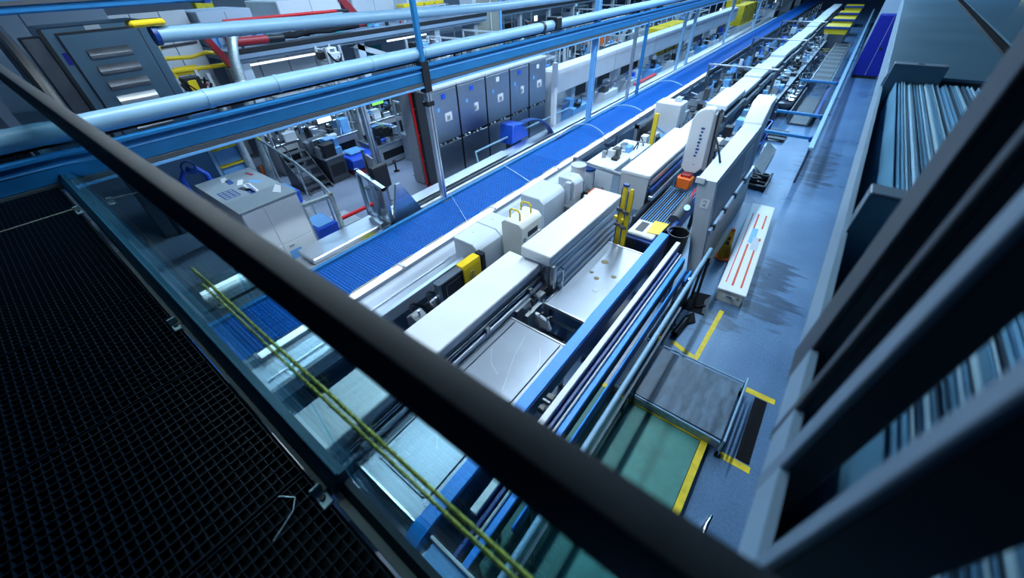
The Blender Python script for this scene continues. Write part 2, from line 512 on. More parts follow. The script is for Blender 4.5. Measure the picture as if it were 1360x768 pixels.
part('glass_panel', rl, 'rail_glass', prism([(0.093, ZG - 0.07), (0.103, ZG - 0.07), (0.157, 4.530), (0.147, 4.530)], 'x', -7.5, -0.985))
part('glass_panel', rl, 'rail_glass', prism([(0.088, ZG - 0.12), (0.098, ZG - 0.12), (0.157, 4.530), (0.147, 4.530)], 'x', -0.965, 1.5))
# curved dark end guard of the railing far along the gangway
part('end_loop', rl, 'black_plastic', tube([(-7.6, 0.17, 4.57), (-7.55, 0.30, 4.72), (-7.2, 0.40, 4.80), (-6.6, 0.42, 4.74), (-6.0, 0.40, 4.56), (-5.6, 0.38, 4.30), (-5.4, 0.36, 4.0)], 0.05, 10))
part('end_plate', rl, 'mid_grey', prism([(-7.5, 4.62), (-7.1, 4.74), (-6.6, 4.69), (-6.05, 4.5), (-5.7, 4.2), (-5.9, 4.0), (-7.4, 4.0)], 'y', 0.40, 0.42))

for z, lb in ((4.055, 'lower of two yellow-green braided straps stretched along the glass below the handrail'),
              (4.135, 'upper of two yellow-green braided straps stretched along the glass below the handrail')):
    pts = [(-1.75 + 0.2 * i, 0.139 + (z - 4.055) * 0.05, z + 0.006 * math.sin(i * 1.7 + z * 9)) for i in range(12)]
    solo('braided_strap', lb, 'strap', 'strap', *[tube([(p[0], p[1], p[2] - 0.0035 + 0.002 * math.sin(i * 2.1 + k * 2)) for i, p in enumerate(pts)] if k == 0 else
         [(p[0], p[1] + 0.002, p[2] + 0.0035 + 0.002 * math.sin(i * 1.3 + 1)) for i, p in enumerate(pts)], 0.0046, 6) for k in range(2)], group='straps along the railing glass')

# ---------------- rack of sheets beside the gangway (right)
rk = thing('sheet_rack', 'dark steel rack of tall uprights beside the railing, pale outer panel', 'rack', (0.5, 1.8, 3.9))
def xl(y): return 0.152 + 0.018 * y
def slant(y0, y1, z0, z1, t):
    return ([(xl(y0), y0, z0), (xl(y0) + t, y0, z0), (xl(y1) + t, y1, z0), (xl(y1), y1, z0), (xl(y0), y0, z1), (xl(y0) + t, y0, z1), (xl(y1) + t, y1, z1), (xl(y1), y1, z1)],
            [(3, 2, 1, 0), (4, 5, 6, 7), (0, 1, 5, 4), (1, 2, 6, 5), (2, 3, 7, 6), (3, 0, 4, 7)])
part('outer_panel', rk, 'band_blue', slant(0.30, 3.40, 4.275, 4.375, 0.014))
part('base_shelf', rk, 'black_plastic', prism([(0.268, 0.26), (1.75, 0.26), (1.75, 3.40), (0.325, 3.40)], 'z', 3.955, 3.985))
part('void_plate', rk, 'black_plastic', ([(xl(.26) + .013, .26, 4.28), (xl(3.4) + .013, 3.4, 4.28), (.325, 3.4, 3.985), (.272, .26, 3.985), (xl(.26) + .018, .26, 4.285), (xl(3.4) + .018, 3.4, 4.285), (.330, 3.4, 3.99), (.277, .26, 3.99)],
     [(0, 1, 2, 3), (7, 6, 5, 4), (0, 4, 5, 1), (1, 5, 6, 2), (2, 6, 7, 3), (3, 7, 4, 0)]))  # black plate added so the gap beside the sheets shows as dark void
part('back_panel', rk, 'rack_dark', box(1.72, 1.75, 0.26, 3.40, 3.985, 4.6))
for (y0, y1, x1, fl) in ((0.286, 0.312, 0.236, 1), (0.466, 0.505, 0.212, 1), (0.598, 0.622, 0.206, 0), (0.775, 0.885, 0.208, 0)):
    u_ = part('upright', rk, 'rack_dark', box(xl(y0) + .010, x1, y0 + 0.002, y1, 4.262, 5.55, 0.002))
    part('front_flange', u_, 'rack_pale' if fl else 'rack_dark', box(xl(y0), xl(y0) + .010, y0, y1, 4.262, 5.55, 0.002))
for (y, x0, t) in ((1.345, 0.185, 'short'), (3.36, 0.222, 'far')):
    xb = x0 + .085
    u_ = part('channel_post', rk, 'ledge', prism([(x0, 4.285), (x0, 4.495), (0.46, 4.495), (0.46, 3.985), (xb, 3.985)], 'y', y - 0.004, y + 0.004), box(x0, x0 + 0.008, y, y + 0.06, 4.285, 4.495), box(0.452, 0.46, y, y + 0.05, 3.985, 4.495))
    part('top_flange', u_, 'rack_pale', box(x0, 0.46, y - 0.004, y + 0.065, 4.495, 4.502, 0.002))
    part('bolt_hole', u_, 'black_plastic', cyl(((x0 + .46) / 2, y + .03, 4.502), ((x0 + .46) / 2, y + .03, 4.5035), 0.016, 12))
smesh = {}
for k, mname in enumerate(('sheet', 'sheet_pale', 'sheet_dark')):
    for q in range(3):
        L = 3.0 - 0.02 * q
        smesh[(k, q)] = mesh_of('thin_sheet', [box(-0.0013, 0.0013, 0, L, 0, 0.43 - 0.005 * q)], mname, smooth=False)
x = 0.30
i = 0
while x < 1.02 and i < 170:
    k = rnd.choices((0, 1, 2), (5, 3, 3))[0]
    o = bpy.data.objects.new('thin_sheet', smesh[(k, rnd.randrange(3))])
    o.location = (x, 0.335 + rnd.uniform(0, 0.04), 3.986)
    o.rotation_euler = (0, rnd.uniform(-0.003, 0.003), rnd.uniform(-0.0006, 0.0006))
    COL.objects.link(o)
    tag(o, ('thin mid-blue sheet standing on edge in the packed row behind the dark uprights', 'thin pale bright sheet standing on edge in the packed row behind the dark uprights', 'thin dark sheet standing on edge in the packed row behind the dark uprights')[k], 'sheet', 'thin sheets packed on edge in the rack')
    x += rnd.uniform(0.0036, 0.0056)
    i += 1
for x, lb in ((0.288, 'thin blue sheet set apart at the outer end of the packed row'), (0.272, 'outermost thin sheet standing alone in the dark gap of the rack')):
    o = bpy.data.objects.new('thin_sheet', smesh[(0, 1)])
    o.location = (x, 0.36, 3.986)
    COL.objects.link(o); tag(o, lb, 'sheet', 'thin sheets packed on edge in the rack')

dk = thing('service_housing', 'long blue-grey metal housing beyond the sheet rack, slotted top', 'housing', (1.2, 8, 3.9))
part('top_plate', dk, 'ledge', prism([(xl(3.41) + .004, 3.41), (0.80, 3.41), (0.98, 16.0), (xl(16) + .004, 16.0)], 'z', 4.425, 4.44))
part('top_plate', dk, 'ledge', prism([(0.905, 3.41), (2.8, 3.41), (2.8, 16.0), (1.085, 16.0)], 'z', 4.425, 4.44))
part('cable_slot', dk, 'black_plastic', box(0.78, 1.12, 3.41, 16.0, 4.34, 4.36))
part('outer_panel', dk, 'band_blue', slant(3.41, 16.0, 4.275, 4.424, 0.014))
part('front_panel', dk, 'rack_dark', box(0.33, 2.6, 3.41, 3.43, 3.96, 4.425))
part('cable', dk, 'black_rubber', tube([(0.86, 3.5, 4.385), (0.93, 8, 4.39), (1.04, 15.9, 4.385)], 0.022, 8))
hz = part('hazard_strip', dk, 'yellow', box(1.55, 2.5, 9.2, 9.24, 4.44, 4.56))
for i in range(4):
    part('stripe', hz, 'black_plastic', prism([(1.62 + i * .24, 4.441), (1.72 + i * .24, 4.441), (1.80 + i * .24, 4.559), (1.70 + i * .24, 4.559)], 'y', 9.196, 9.1995))

# ================================================================== the belt conveyor and the line beside it
bc = thing('belt_conveyor', 'long blue modular belt conveyor running the length of the hall', 'conveyor', (-5.55, 5, 0))
part('belt', bc, 'belt_blue', box(-6.08, -5.03, -1.0, 70.0, 0.965, 0.990))
part('belt_modules', bc, 'belt_blue', *[box(-6.06, -5.05, -0.4 + i * 0.06, -0.4 + i * 0.06 + 0.052, 0.988, 0.999) for i in range(150)], kind='stuff', smooth=False)
part('side_guard', bc, 'beam_blue', box(-6.16, -6.08, -1.0, 70, 0.85, 1.05, 0.006))
part('side_guard', bc, 'steel', box(-5.03, -4.97, -1.0, 70, 0.86, 1.02, 0.004))
part('frame_beam', bc, 'steel_dark', box(-6.12, -5.0, -1.0, 70, 0.74, 0.80))
for i in range(28):
    y = -0.5 + i * 2.5
    part('support_leg', bc, 'steel', box(-6.10, -6.03, y, y + 0.07, 0, 0.80), box(-5.10, -5.03, y, y + 0.07, 0, 0.80), box(-6.10, -5.03, y, y + 0.06, 0.30, 0.36))
for i in range(26):
    y = 1.2 + i * 0.8
    part('edge_clip', bc, 'beige_panel', box(-5.045, -4.99, y, y + 0.5, 1.0, 1.022))
for (ya, yb) in ((11.3, 10.8), (13.65, 13.6), (18.0, 17.7), (5.4, 4.75), (7.4, 7.0)):
    thin = ya < 8
    part('hold_down_hoop', bc, 'pipe_white' if not thin else 'steel_bright',
         tube(arc((-6.12, ya, 1.05), (-5.55, (ya + yb) / 2, 1.30 if not thin else 1.06), (-5.0, yb, 1.10 if not thin else 1.03), 8), 0.022 if not thin else 0.006, 8))
part('side_arm', bc, 'steel', tube(arc((-6.1, 9.7, 1.0), (-5.9, 10.2, 1.28), (-6.12, 11.2, 1.1), 8), 0.018, 8))

# lit trough between belt and line
tr = thing('lit_trough', 'stainless trough with a glowing tube light along the right side of the blue belt', 'trough', (-4.6, 5, 0.5))
part('back_wall', tr, 'satin_alu', prism([(-4.95, 0.80), (-4.95, 1.05), (-4.88, 1.05), (-4.86, 0.86)], 'y', 0.25, 21.0))
part('sloped_pan', tr, 'satin_alu', prism([(-4.86, 0.93), (-4.28, 0.76), (-4.28, 0.74), (-4.86, 0.90)], 'y', 0.25, 9.0))
part('front_lip', tr, 'satin_alu', box(-4.30, -4.22, 0.25, 3.85, 0.74, 0.96, 0.006))
part('trough_leg', tr, 'steel', box(-4.75, -4.68, 0.8, 0.87, 0, 0.82), box(-4.75, -4.68, 3.2, 3.27, 0, 0.82), box(-4.75, -4.68, 8.2, 8.27, 0, 0.82))
for i in range(8):
    y0 = 0.42 + i * 2.52
    lm = part('lamp_holder', tr, 'pale_grey', box(-4.93, -4.79, y0 - 0.04, y0, 1.03, 1.10))
    part('strip_lamp', lm, 'tube_glow', box(-4.92, -4.80, y0, y0 + 2.46, 1.045, 1.085, 0.012), label='glowing white strip lamp')
part('inner_rail', tr, 'steel_bright', cyl((-4.56, 0.3, 0.88), (-4.56, 3.8, 0.88), 0.010, 8))
# white motor boxes beside the belt
def motor_box(y0, y1, lbl, z=1.30, x0=-4.50, x1=-3.90):
    t = thing('motor_housing', lbl, 'housing', ((x0 + x1) / 2, (y0 + y1) / 2, 0), 'white housings along the lit trough')
    part('shell', t, 'housing_paint', prism([(x0, 0.55), (x0, z), (x1 - 0.12, z), (x1, z - 0.10), (x1 + 0.02, 0.55)], 'y', y0, y1, 0.012))
    part('stand', t, 'steel_dark', box(x0 + 0.08, x1 - 0.08, y0 + 0.06, y1 - 0.06, 0, 0.55))
    part('seam', t, 'mid_grey', box(x0 + 0.02, x1 - 0.13, y1 - 0.015, y1 - 0.009, z - 0.01, z + 0.0015))
    part('screw', t, 'steel_dark', cyl((x0 + 0.2, (y0 + y1) / 2, z), (x0 + 0.2, (y0 + y1) / 2, z + 0.004), 0.012, 8))
    return t
motor_box(3.88, 4.52, 'large white rounded housing next to the yellow-draped black panel')
motor_box(4.535, 5.00, 'small white housing directly behind the largest white housing by the trough')
motor_box(5.95, 6.80, 'white housing with an open dark recess beyond the control unit with yellow handles')
motor_box(6.98, 7.35, 'narrow white housing block at the end of the row before the round steel columns', 1.38, -4.2, -3.75)
for y, lb in ((5.25, 'pale upright pillar between the white housings beside the control unit'), (6.88, 'white upright pillar at the far end of the white housings')):
    solo('housing_pillar', lb, 'pillar', 'housing_paint', prism([(-4.02, 0.0), (-4.02, 1.22), (-3.95, 1.34), (-3.82, 1.34), (-3.82, 0)], 'y', y, y + 0.12, 0.01))

cu = thing('control_unit', 'white control unit with two yellow loop handles and a label plate', 'control unit', (-3.6, 4.8, 0))
part('shell', cu, 'cream_paint', prism([(-3.82, 0.0), (-3.86, 1.52), (-3.78, 1.60), (-3.46, 1.60), (-3.38, 1.52), (-3.36, 0.0)], 'y', 4.50, 5.12, 0.015))
part('label_plate', cu, 'dark_grey', box(-3.378, -3.366, 4.66, 4.95, 1.30, 1.40))
lp = part('print_panel', cu, 'paper', box(-3.376, -3.362, 4.62, 5.02, 1.10, 1.27))
for i in range(6):
    part('print_mark', lp, 'ink_dark', box(-3.364, -3.3605, 4.64 + i * .05, 4.67 + i * .05, 1.15 + .02 * (i % 2), 1.23))
part('logo', cu, 'ink_blue', *[tube([(-3.372 + .002, 4.565 + 0.035 * math.cos(t * math.pi / 6), 1.28 + 0.035 * math.sin(t * math.pi / 6)) for t in range(11)], 0.006, 6)], label='blue curled logo')
for y in (4.62, 4.95):
    part('loop_handle', cu, 'yellow', tube([(-3.74, y, 1.58), (-3.74, y, 1.74), (-3.70, y, 1.78), (-3.56, y, 1.78), (-3.52, y, 1.74), (-3.52, y, 1.58)], 0.016, 8))

bp = thing('draped_board', 'black panel in a steel frame leaning on the line, yellow cover over one end', 'panel', (-3.8, 3.3, 0.5))
part('panel', bp, 'ink_dark', box(-3.80, -3.72, 2.80, 3.80, 0.55, 1.26, 0.01))
part('frame', bp, 'steel', box(-3.83, -3.80, 2.76, 3.84, 0.5, 1.29), box(-3.82, -3.70, 2.74, 2.79, 0.5, 1.29), box(-3.82, -3.70, 2.76, 3.84, 1.26, 1.285))
part('print_line', bp, 'pale_grey', box(-3.72, -3.717, 2.9, 3.25, 1.16, 1.17), box(-3.72, -3.717, 2.9, 2.91, 0.6, 1.17))
part('end_cap', bp, 'black_plastic', box(-3.84, -3.68, 3.72, 3.84, 0.5, 1.32, 0.02))
yc = part('yellow_cover', bp, 'yellow', prism([(-3.86, 1.16), (-3.85, 1.315), (-3.70, 1.315), (-3.68, 1.24), (-3.675, 0.70), (-3.70, 0.70), (-3.705, 1.27), (-3.83, 1.285)], 'y', 3.28, 3.70, 0.006), label='bright yellow plastic cover')
for i in range(3):
    part('embossed_mark', yc, 'beige_panel', tube([(-3.672, 3.47 + 0.05 * math.cos(t * .7), 1.0 + (i - 1) * 0.10 + 0.05 * math.sin(t * .7)) for t in range(8)], 0.005, 5))

# tool clutter left of the near cover
for k, (y, lb) in enumerate(((2.25, 'steel valve block beside the near white cover under the trough'), (2.62, 'dark angular bracket between trough and near white cover'))):
    t = thing('valve_block', lb, 'valve', (-3.85, y, 0.5))
    part('body', t, 'steel_dark' if k else 'mid_grey', prism([(-4.05, 0.45), (-4.05, 0.80), (-3.9, 0.95), (-3.72, 0.85), (-3.68, 0.45)], 'y', y, y + 0.22, 0.02))
    part('hose', t, 'black_rubber', tube(arc((-4.0, y + .1, .8), (-4.3, y + .2, 1.05), (-4.1, y + .6, .4), 8), 0.018, 8))
    part('stem', t, 'steel_bright', cyl((-3.8, y + .1, .85), (-3.8, y + .1, 1.02), 0.02, 8))

# long white covers of the line
def cover(y0, y1, lbl, x0=-3.35, x1=-2.70, z=1.35, th=0.17, grp='white covers of the machine line', base=True, mname='white_paint'):
    t = thing('machine_cover', lbl, 'machine cover', ((x0 + x1) / 2, (y0 + y1) / 2, 0), grp)
    part('lid', t, mname, box(x0, x1, y0, y1, z - th, z, 0.03, 3))
    part('body', t, 'steel', box(x0 + 0.05, x1 - 0.06, y0 + 0.05, y1 - 0.05, 0.55, z - th))
    if base:
        for y in (y0 + 0.2, y1 - 0.3):
            part('leg', t, 'steel_dark', box(x0 + 0.1, x0 + 0.2, y, y + 0.1, 0, 0.55), box(x1 - 0.2, x1 - 0.1, y, y + 0.1, 0, 0.55))
    return t
c1 = cover(-0.7, 4.08, 'longest white cover nearest the gangway, smooth flat top')
for z, r, xx, mm in ((1.09, 0.022, -2.68, 'chrome'), (0.99, 0.046, -2.65, 'satin_alu'), (1.145, 0.012, -2.66, 'steel_dark')):
    part('guide_rail', c1, mm, cyl((xx, -0.6, z), (xx, 4.0, z), r, 12))
part('guide_plate', c1, 'satin_alu', box(-2.76, -2.72, -0.6, 4.02, 0.86, 1.17))
for i in range(4):
    part('rail_clamp', c1, 'steel', box(-2.71, -2.61, 0.5 + i * 1.05, 0.58 + i * 1.05, 0.93, 1.11, 0.006))
c2 = cover(4.0, 6.52, 'white cover with ridged silver side panels, beside the yellow uprights', -3.05, -2.47, 1.60, 0.20)
for k in range(4):
    z0 = 1.38 - k * 0.12
    part('side_ridge', c2, 'satin_alu', prism([(-2.50 + k * .03, z0), (-2.44 + k * .03, z0 - 0.03), (-2.43 + k * .03, z0 - 0.085), (-2.50 + k * .03, z0 - 0.11)], 'y', 4.12, 6.48, 0.006))
part('corner_post', c2, 'steel', box(-2.50, -2.40, 4.02, 4.10, 0.85, 1.42, 0.01))
part('loop_handle', c2, 'chrome', tube([(-2.38, 4.16, 0.95), (-2.33, 4.16, 0.97), (-2.33, 4.16, 1.34), (-2.38, 4.16, 1.36)], 0.016, 8))
c3 = cover(7.62, 10.9, 'wide white cover with plain grey end panel behind the yellow uprights', -3.02, -2.36, 1.60, 0.10)
part('end_panel', c3, 'pale_grey', box(-3.00, -2.38, 7.63, 7.67, 0.75, 1.52, 0.01))
for k in range(3):
    part('side_rail', c3, ('steel_bright', 'rail_navy', 'steel')[k], box(-2.40 + .03 * k, -2.34 + .05 * k, 7.7, 10.8, 1.36 - .17 * k, 1.46 - .17 * k, 0.01))
part('vent_slot', c3, 'dark_grey', box(-2.9, -2.86, 7.625, 7.632, 1.05, 1.12), box(-2.83, -2.79, 7.625, 7.632, 1.05, 1.12))

# steel trays
def tray(y0, y1, lbl, x0, x1=-1.62, z=0.92):
    t = thing('steel_tray', lbl, 'tray', ((x0 + x1) / 2, (y0 + y1) / 2, 0), 'steel trays of the line')
    part('deck', t, 'steel_tray', box(x0 + 0.03, x1 - 0.03, y0 + 0.03, y1 - 0.03, z - 0.02, z, 0.004))
    part('rim', t, 'steel', box(x0, x1, y0, y0 + 0.03, z - 0.05, z + 0.012, .004), box(x0, x1, y1 - 0.03, y1, z - 0.05, z + 0.012, .004),
         box(x1 - 0.03, x1, y0 + .03, y1 - .03, z - 0.05, z + 0.012, .004), box(x0, x0 + .03, y0 + .03, y1 - .03, z - 0.05, z + 0.012, .004))
    for (xx, yy) in ((x0, y0), (x1 - .06, y0), (x0, y1 - .06), (x1 - .06, y1 - .06)):
        part('leg', t, 'steel', box(xx, xx + 0.06, yy, yy + 0.06, 0, z - 0.05))
    part('cross_brace', t, 'steel', box(x0, x1, y0 + .01, y0 + 0.05, z - 0.33, z - 0.28), box(x0, x1, y0 + .01, y0 + 0.05, 0.2, 0.25))
    return t
t1 = tray(0.36, 3.16, 'scratched steel tray beside the longest white cover, crossed by the handrail', -2.62)
part('rim_seal', t1, 'ink_dark', tube([(-2.50, 3.1, .932), (-2.50, 0.62, .932), (-2.46, 0.56, .932), (-1.76, 0.56, .932), (-1.70, 0.62, .932), (-1.70, 3.1, .932)], 0.006, 6))
for pts in ([(-2.2, 2.95), (-2.12, 2.6), (-1.98, 2.25), (-1.9, 2.05)], [(-1.9, 2.9), (-1.78, 2.72), (-1.74, 2.6)], [(-2.45, 2.5), (-2.3, 2.3), (-2.1, 2.2)], [(-2.3, 1.3), (-2.0, 1.0)]):
    part('scratch', t1, 'pale_grey', tube([(p[0], p[1], 0.9195) for p in pts], 0.004, 4))
t2 = tray(3.70, 5.88, 'bright steel tray with brown residue spots beside the ridged cover', -2.38)
for i, (x, y, w) in enumerate(((-2.1, 5.25, .07), (-2.0, 4.75, .05), (-1.86, 4.45, .05), (-2.15, 4.85, .04), (-1.78, 4.95, .05))):
    part('residue', t2, 'brown_stain' if i != 2 else 'pale_grey', lathe([(w, 0), (w * .8, 0.006), (w * .3, 0.010)], (x, y, 0.9205), 9))
# jig between the trays
jg = thing('clamp_jig', 'steel clamp jig with levers between the two steel trays', 'jig', (-2.3, 3.45, 0))
part('frame', jg, 'steel', box(-2.62, -2.56, 3.24, 3.62, 0, 0.98), box(-2.42, -2.36, 3.24, 3.62, 0.5, 1.0), box(-2.62, -1.75, 3.30, 3.36, 0.60, 0.66), box(-2.0, -1.92, 3.3, 3.38, 0, 0.6))
part('clamp_plate', jg, 'pale_grey', prism([(-2.35, .70), (-2.35, .96), (-2.12, .90), (-2.05, .74)], 'y', 3.40, 3.46, 0.01))
for x in (-2.52, -2.3, -2.15):
    lv = part('lever', jg, 'chrome', tube([(x, 3.5, .6), (x + .02, 3.42, .95), (x + .1, 3.40, 1.04)], 0.016, 8))
    part('knob', lv, 'black_plastic', lathe([(0.0, -.025), (.022, -.015), (.026, 0), (.02, .018), (0, .025)], (x + .1, 3.40, 1.04), 10))
part('hose', jg, 'black_rubber', tube(arc((-2.5, 3.3, .5), (-2.2, 3.2, 1.0), (-1.9, 3.55, .5), 8), 0.02, 8), tube(arc((-2.45, 3.6, .4), (-2.6, 3.4, 1.1), (-2.7, 3.3, .4), 8), 0.016, 8))

# blue guide beams and pipes along the near side
def beam(lbl, x0, x1, z0, z1, y0, y1, m_top, name='guide_beam', cat='beam', side=None):
    t = thing(name, lbl, cat, ((x0 + x1) / 2, (y0 + y1) / 2, 0), 'guide beams along the near side of the line')
    part('profile', t, m_top, box(x0, x1, y0, y1, z0, z1, 0.008))
    if side:
        part('side_web', t, side, box(x1 - 0.02, x1 + 0.012, y0 + 0.02, y1 - 0.02, z0 - 0.10, z1 - 0.03, 0.004))
    n = max(2, int((y1 - y0) / 2.4))
    for i in range(n):
        y = y0 + 0.3 + i * (y1 - y0 - 0.6) / (n - 1)
        part('support_foot', t, 'steel_dark', box((x0 + x1) / 2 - 0.02, (x0 + x1) / 2 + 0.02, y - 0.02, y + 0.02, 0, z0))
    return t
b1 = beam('broad bright blue guide beam bordering the steel trays', -1.60, -1.44, 0.86, 1.06, 0.42, 6.55, 'rail_blue', side='rail_navy')
part('rounded_end', b1, 'rail_blue', prism([(0.14, 0.86), (0.20, 0.98), (0.30, 1.05), (0.42, 1.06), (0.42, 0.86)], 'x', -1.60, -1.44))
beam('flat pale aluminium guide strip between two blue beams', -1.255, -1.175, 0.98, 1.05, 0.75, 6.42, 'white_paint', 'guide_strip', 'strip', side='rail_navy')
beam('dark blue inner guide beam right of the pale aluminium strip', -1.150, -1.105, 0.82, 0.97, 0.30, 6.2, 'rail_navy')
beam('thin polished steel strip between dark and bright blue beams', -1.085, -1.055, 0.90, 0.96, 0.60, 6.2, 'pale_grey', 'guide_strip', 'strip')
beam('narrow bright blue guide beam next to the black gap', -1.035, -0.965, 0.86, 0.97, 0.20, 6.1, 'rail_blue', side='black_plastic')
beam('thinnest blue edge rail nearest the grey pipe', -0.875, -0.850, 0.80, 0.90, 0.9, 5.9, 'rail_blue', side='rail_navy')
gp = thing('grey_pipe', 'thick grey pipe rail running above the green platform and trolley', 'pipe', (-0.68, 3.4, 0))
part('pipe', gp, 'pipe_white', cyl((-0.68, 0.35, 0.98), (-0.68, 6.62, 0.98), 0.036, 14))
for y in (0.7, 3.2, 6.3):
    part('stand', gp, 'steel_dark', box(-0.70, -0.66, y, y + 0.04, 0.0, 0.95))
gp = thing('thin_pipe', 'thin pale pipe running just below the thick grey pipe rail', 'pipe', (-0.61, 3.0, 0))
part('pipe', gp, 'white_paint', cyl((-0.615, 0.35, 0.88), (-0.615, 4.9, 0.88), 0.016, 10))
for y in (0.9, 3.4):
    part('stand', gp, 'steel_dark', box(-0.625, -0.605, y, y + 0.02, 0.0, 0.87))
rb = thing('roller_bracket', 'small chrome roller bracket bolted on the pale strip near the handrail', 'bracket', (-1.3, 2.3, .9))
part('block', rb, 'dark_grey', box(-1.36, -1.26, 2.22, 2.30, 0.95, 1.06, .01), box(-1.36, -1.28, 2.05, 2.12, 0.95, 1.04, .01))
part('roller', rb, 'steel_dark', cyl((-1.37, 2.18, 1.03), (-1.27, 2.18, 1.03), 0.03, 12))
# grey table corner under the straps
st = thing('side_table', 'pale grey table corner with raised rim below the straps', 'table', (-0.9, 0.3, 0))
part('top', st, 'light_blue', box(-1.32, -0.78, 0.14, 0.34, 1.06, 1.09, .008))
part('rim', st, 'white_paint', box(-1.36, -0.80, 0.345, 0.375, 1.04, 1.13, .006))
part('leg', st, 'steel', box(-1.34, -1.29, 0.2, .25, 0, 1.06)); part('leg', st, 'steel', box(-0.86, -0.81, 0.2, .25, 0, 1.06))
st = thing('instrument_box', 'small pale box with rounded edge standing on the green platform', 'box', (-0.45, 0.5, 0.1))
part('shell', st, 'light_blue', prism([(-0.66, .1), (-0.66, .80), (-0.60, .86), (-0.34, .86), (-0.34, .1)], 'y', 0.22, 0.52, .02))
part('rim', st, 'white_paint', box(-0.36, -0.33, 0.21, .53, .3, .88, .006))

# yellow uprights
for k, (x, y, z1, lb) in enumerate(((-2.10, 5.97, 2.03, 'right one of the pair of tall yellow uprights behind the ridged cover'), (-2.24, 6.02, 2.06, 'left one of the pair of tall yellow uprights, dark blue cap on top'))):
    t = thing('yellow_upright', lb, 'post', (x, y, 0), 'yellow uprights')
    part('blade', t, 'yellow', prism([(x - .045, 0.3), (x + .045, 0.3), (x + .045, z1 - .1), (x + .02, z1), (x - .03, z1), (x - .045, z1 - .06)], 'y', y - .02, y + .02, .006))
    part('edge_strip', t, 'rail_navy', box(x - .055, x - .045, y - .03, y + .03, .5, z1 - .05))
    part('clamp', t, 'dark_grey', box(x - .09, x + .02, y - .05, y - .02, 1.55, 1.62, .006)); part('clamp', t, 'dark_grey', box(x - .09, x + .02, y - .05, y - .02, 1.25, 1.31, .006))
    if k: part('cap', t, 'rail_navy', box(x - .05, x + .06, y - .03, y + .03, z1 - .03, z1 + .02, .008))
    part('bracket', t, 'yellow', box(x - .12, x - .04, y - .04, y + .02, 1.38, 1.44, .006))

# ribbed feed bed
rbd = thing('roller_bed', 'dark feed bed of thin parallel steel rods behind the white tray', 'feed bed', (-1.95, 8.0, 0))
part('pan', rbd, 'black_plastic', box(-2.30, -1.56, 7.08, 9.1, 0.70, 0.80))
part('side_wall', rbd, 'steel_dark', box(-2.36, -2.30, 7.0, 9.3, 0.62, 0.96, .01)); part('side_wall', rbd, 'rail_navy', box(-1.58, -1.50, 6.9, 9.2, 0.62, 0.92, .01))
for i in range(13):
    part('rod', rbd, 'light_blue' if i % 3 else 'steel_bright', cyl((-2.25 + i * 0.052, 7.1, 0.83), (-2.25 + i * 0.052, 9.05, 0.83), 0.011, 8))
part('leg', rbd, 'steel_dark', box(-2.3, -2.22, 7.2, 7.28, 0, .7)); part('leg', rbd, 'steel_dark', box(-1.6, -1.52, 7.2, 7.28, 0, .7)); part('leg', rbd, 'steel_dark', box(-2.3, -2.22, 8.9, 8.98, 0, .7)); part('leg', rbd, 'steel_dark', box(-1.6, -1.52, 8.9, 8.98, 0, .7))
part('drive_motor', rbd, 'dark_grey', cyl((-1.62, 8.2, 1.0), (-1.62, 7.4, 0.9), 0.12, 14))
part('gauge', rbd, 'screen_blue', cyl((-1.50, 7.72, 1.08), (-1.50, 7.70, 1.10), 0.06, 12))
ob = thing('orange_fixture', 'orange bucket-like fixture at the far end of the rod bed', 'fixture', (-1.95, 9.0, .96))
part('tub', ob, 'orange', prism([(-2.12, .92), (-2.14, 1.18), (-1.80, 1.18), (-1.82, .92)], 'y', 8.85, 9.12, .02))
part('insert', ob, 'dark_red', box(-2.08, -1.86, 8.92, 9.08, 1.15, 1.24, .01)); part('strip', ob, 'red', tube([(-1.66, 8.9, 1.0), (-1.62, 8.2, .95), (-1.58, 7.7, .93)], .022, 8))
wt = thing('white_tray', 'open white tray with dark tools on the blue crate by the yellow sheet', 'tray', (-1.9, 6.7, .9))
part('crate', wt, 'rail_navy', box(-2.22, -1.62, 6.28, 6.98, 0.55, 0.92, .02))
for i in range(12):
    part('slat', wt, 'black_plastic', box(-2.20 + i * .047, -2.18 + i * .047, 6.262, 6.279, 0.58, 0.88))
part('tray_shell', wt, 'white_paint', box(-2.18, -1.66, 6.34, 6.92, 0.92, 0.99, .02)); part('recess', wt, 'black_plastic', box(-2.08, -1.92, 6.46, 6.84, 0.985, 0.995, .004))
solo('yellow_sheet', 'bright yellow sheet draped over the white tool tray', 'sheet', 'yellow', prism([(-1.84, 6.48), (-1.62, 6.52), (-1.60, 7.02), (-1.88, 6.98)], 'z', 0.992, 1.004))

# white fin shaped guard
fg = thing('fin_guard', 'tall white fin-shaped guard with rounded top and dark right edge', 'guard', (-1.98, 9.25, 0.9))
prof = [(-2.20, 1.30), (-2.22, 2.34), (-2.16, 2.50), (-2.02, 2.60), (-1.86, 2.62), (-1.80, 2.56), (-1.72, 1.36), (-1.84, 1.20), (-2.08, 1.18)]
part('shell', fg, 'white_paint', prism(prof, 'y', 9.20, 9.42, .02))
part('edge_band', fg, 'mid_grey', prism([(-1.80, 2.52), (-1.74, 2.50), (-1.64, 1.34), (-1.73, 1.30)], 'y', 9.19, 9.46, .006))
part('edge_shadow', fg, 'black_plastic', prism([(-1.74, 2.56), (-1.70, 2.52), (-1.60, 1.10), (-1.64, 1.10)], 'y', 9.21, 9.5))  # black strip stands in for the shadow gap along the right edge
part('stem', fg, 'steel_dark', box(-2.05, -1.9, 9.25, 9.4, 0, 1.2))
for i in range(9):
    part('printed_letter', fg, 'ink_blue', box(-1.98 + .012 * (i % 2), -1.93 + .012 * (i % 3), 9.192, 9.1985, 1.58 + i * .075, 1.62 + i * .075))
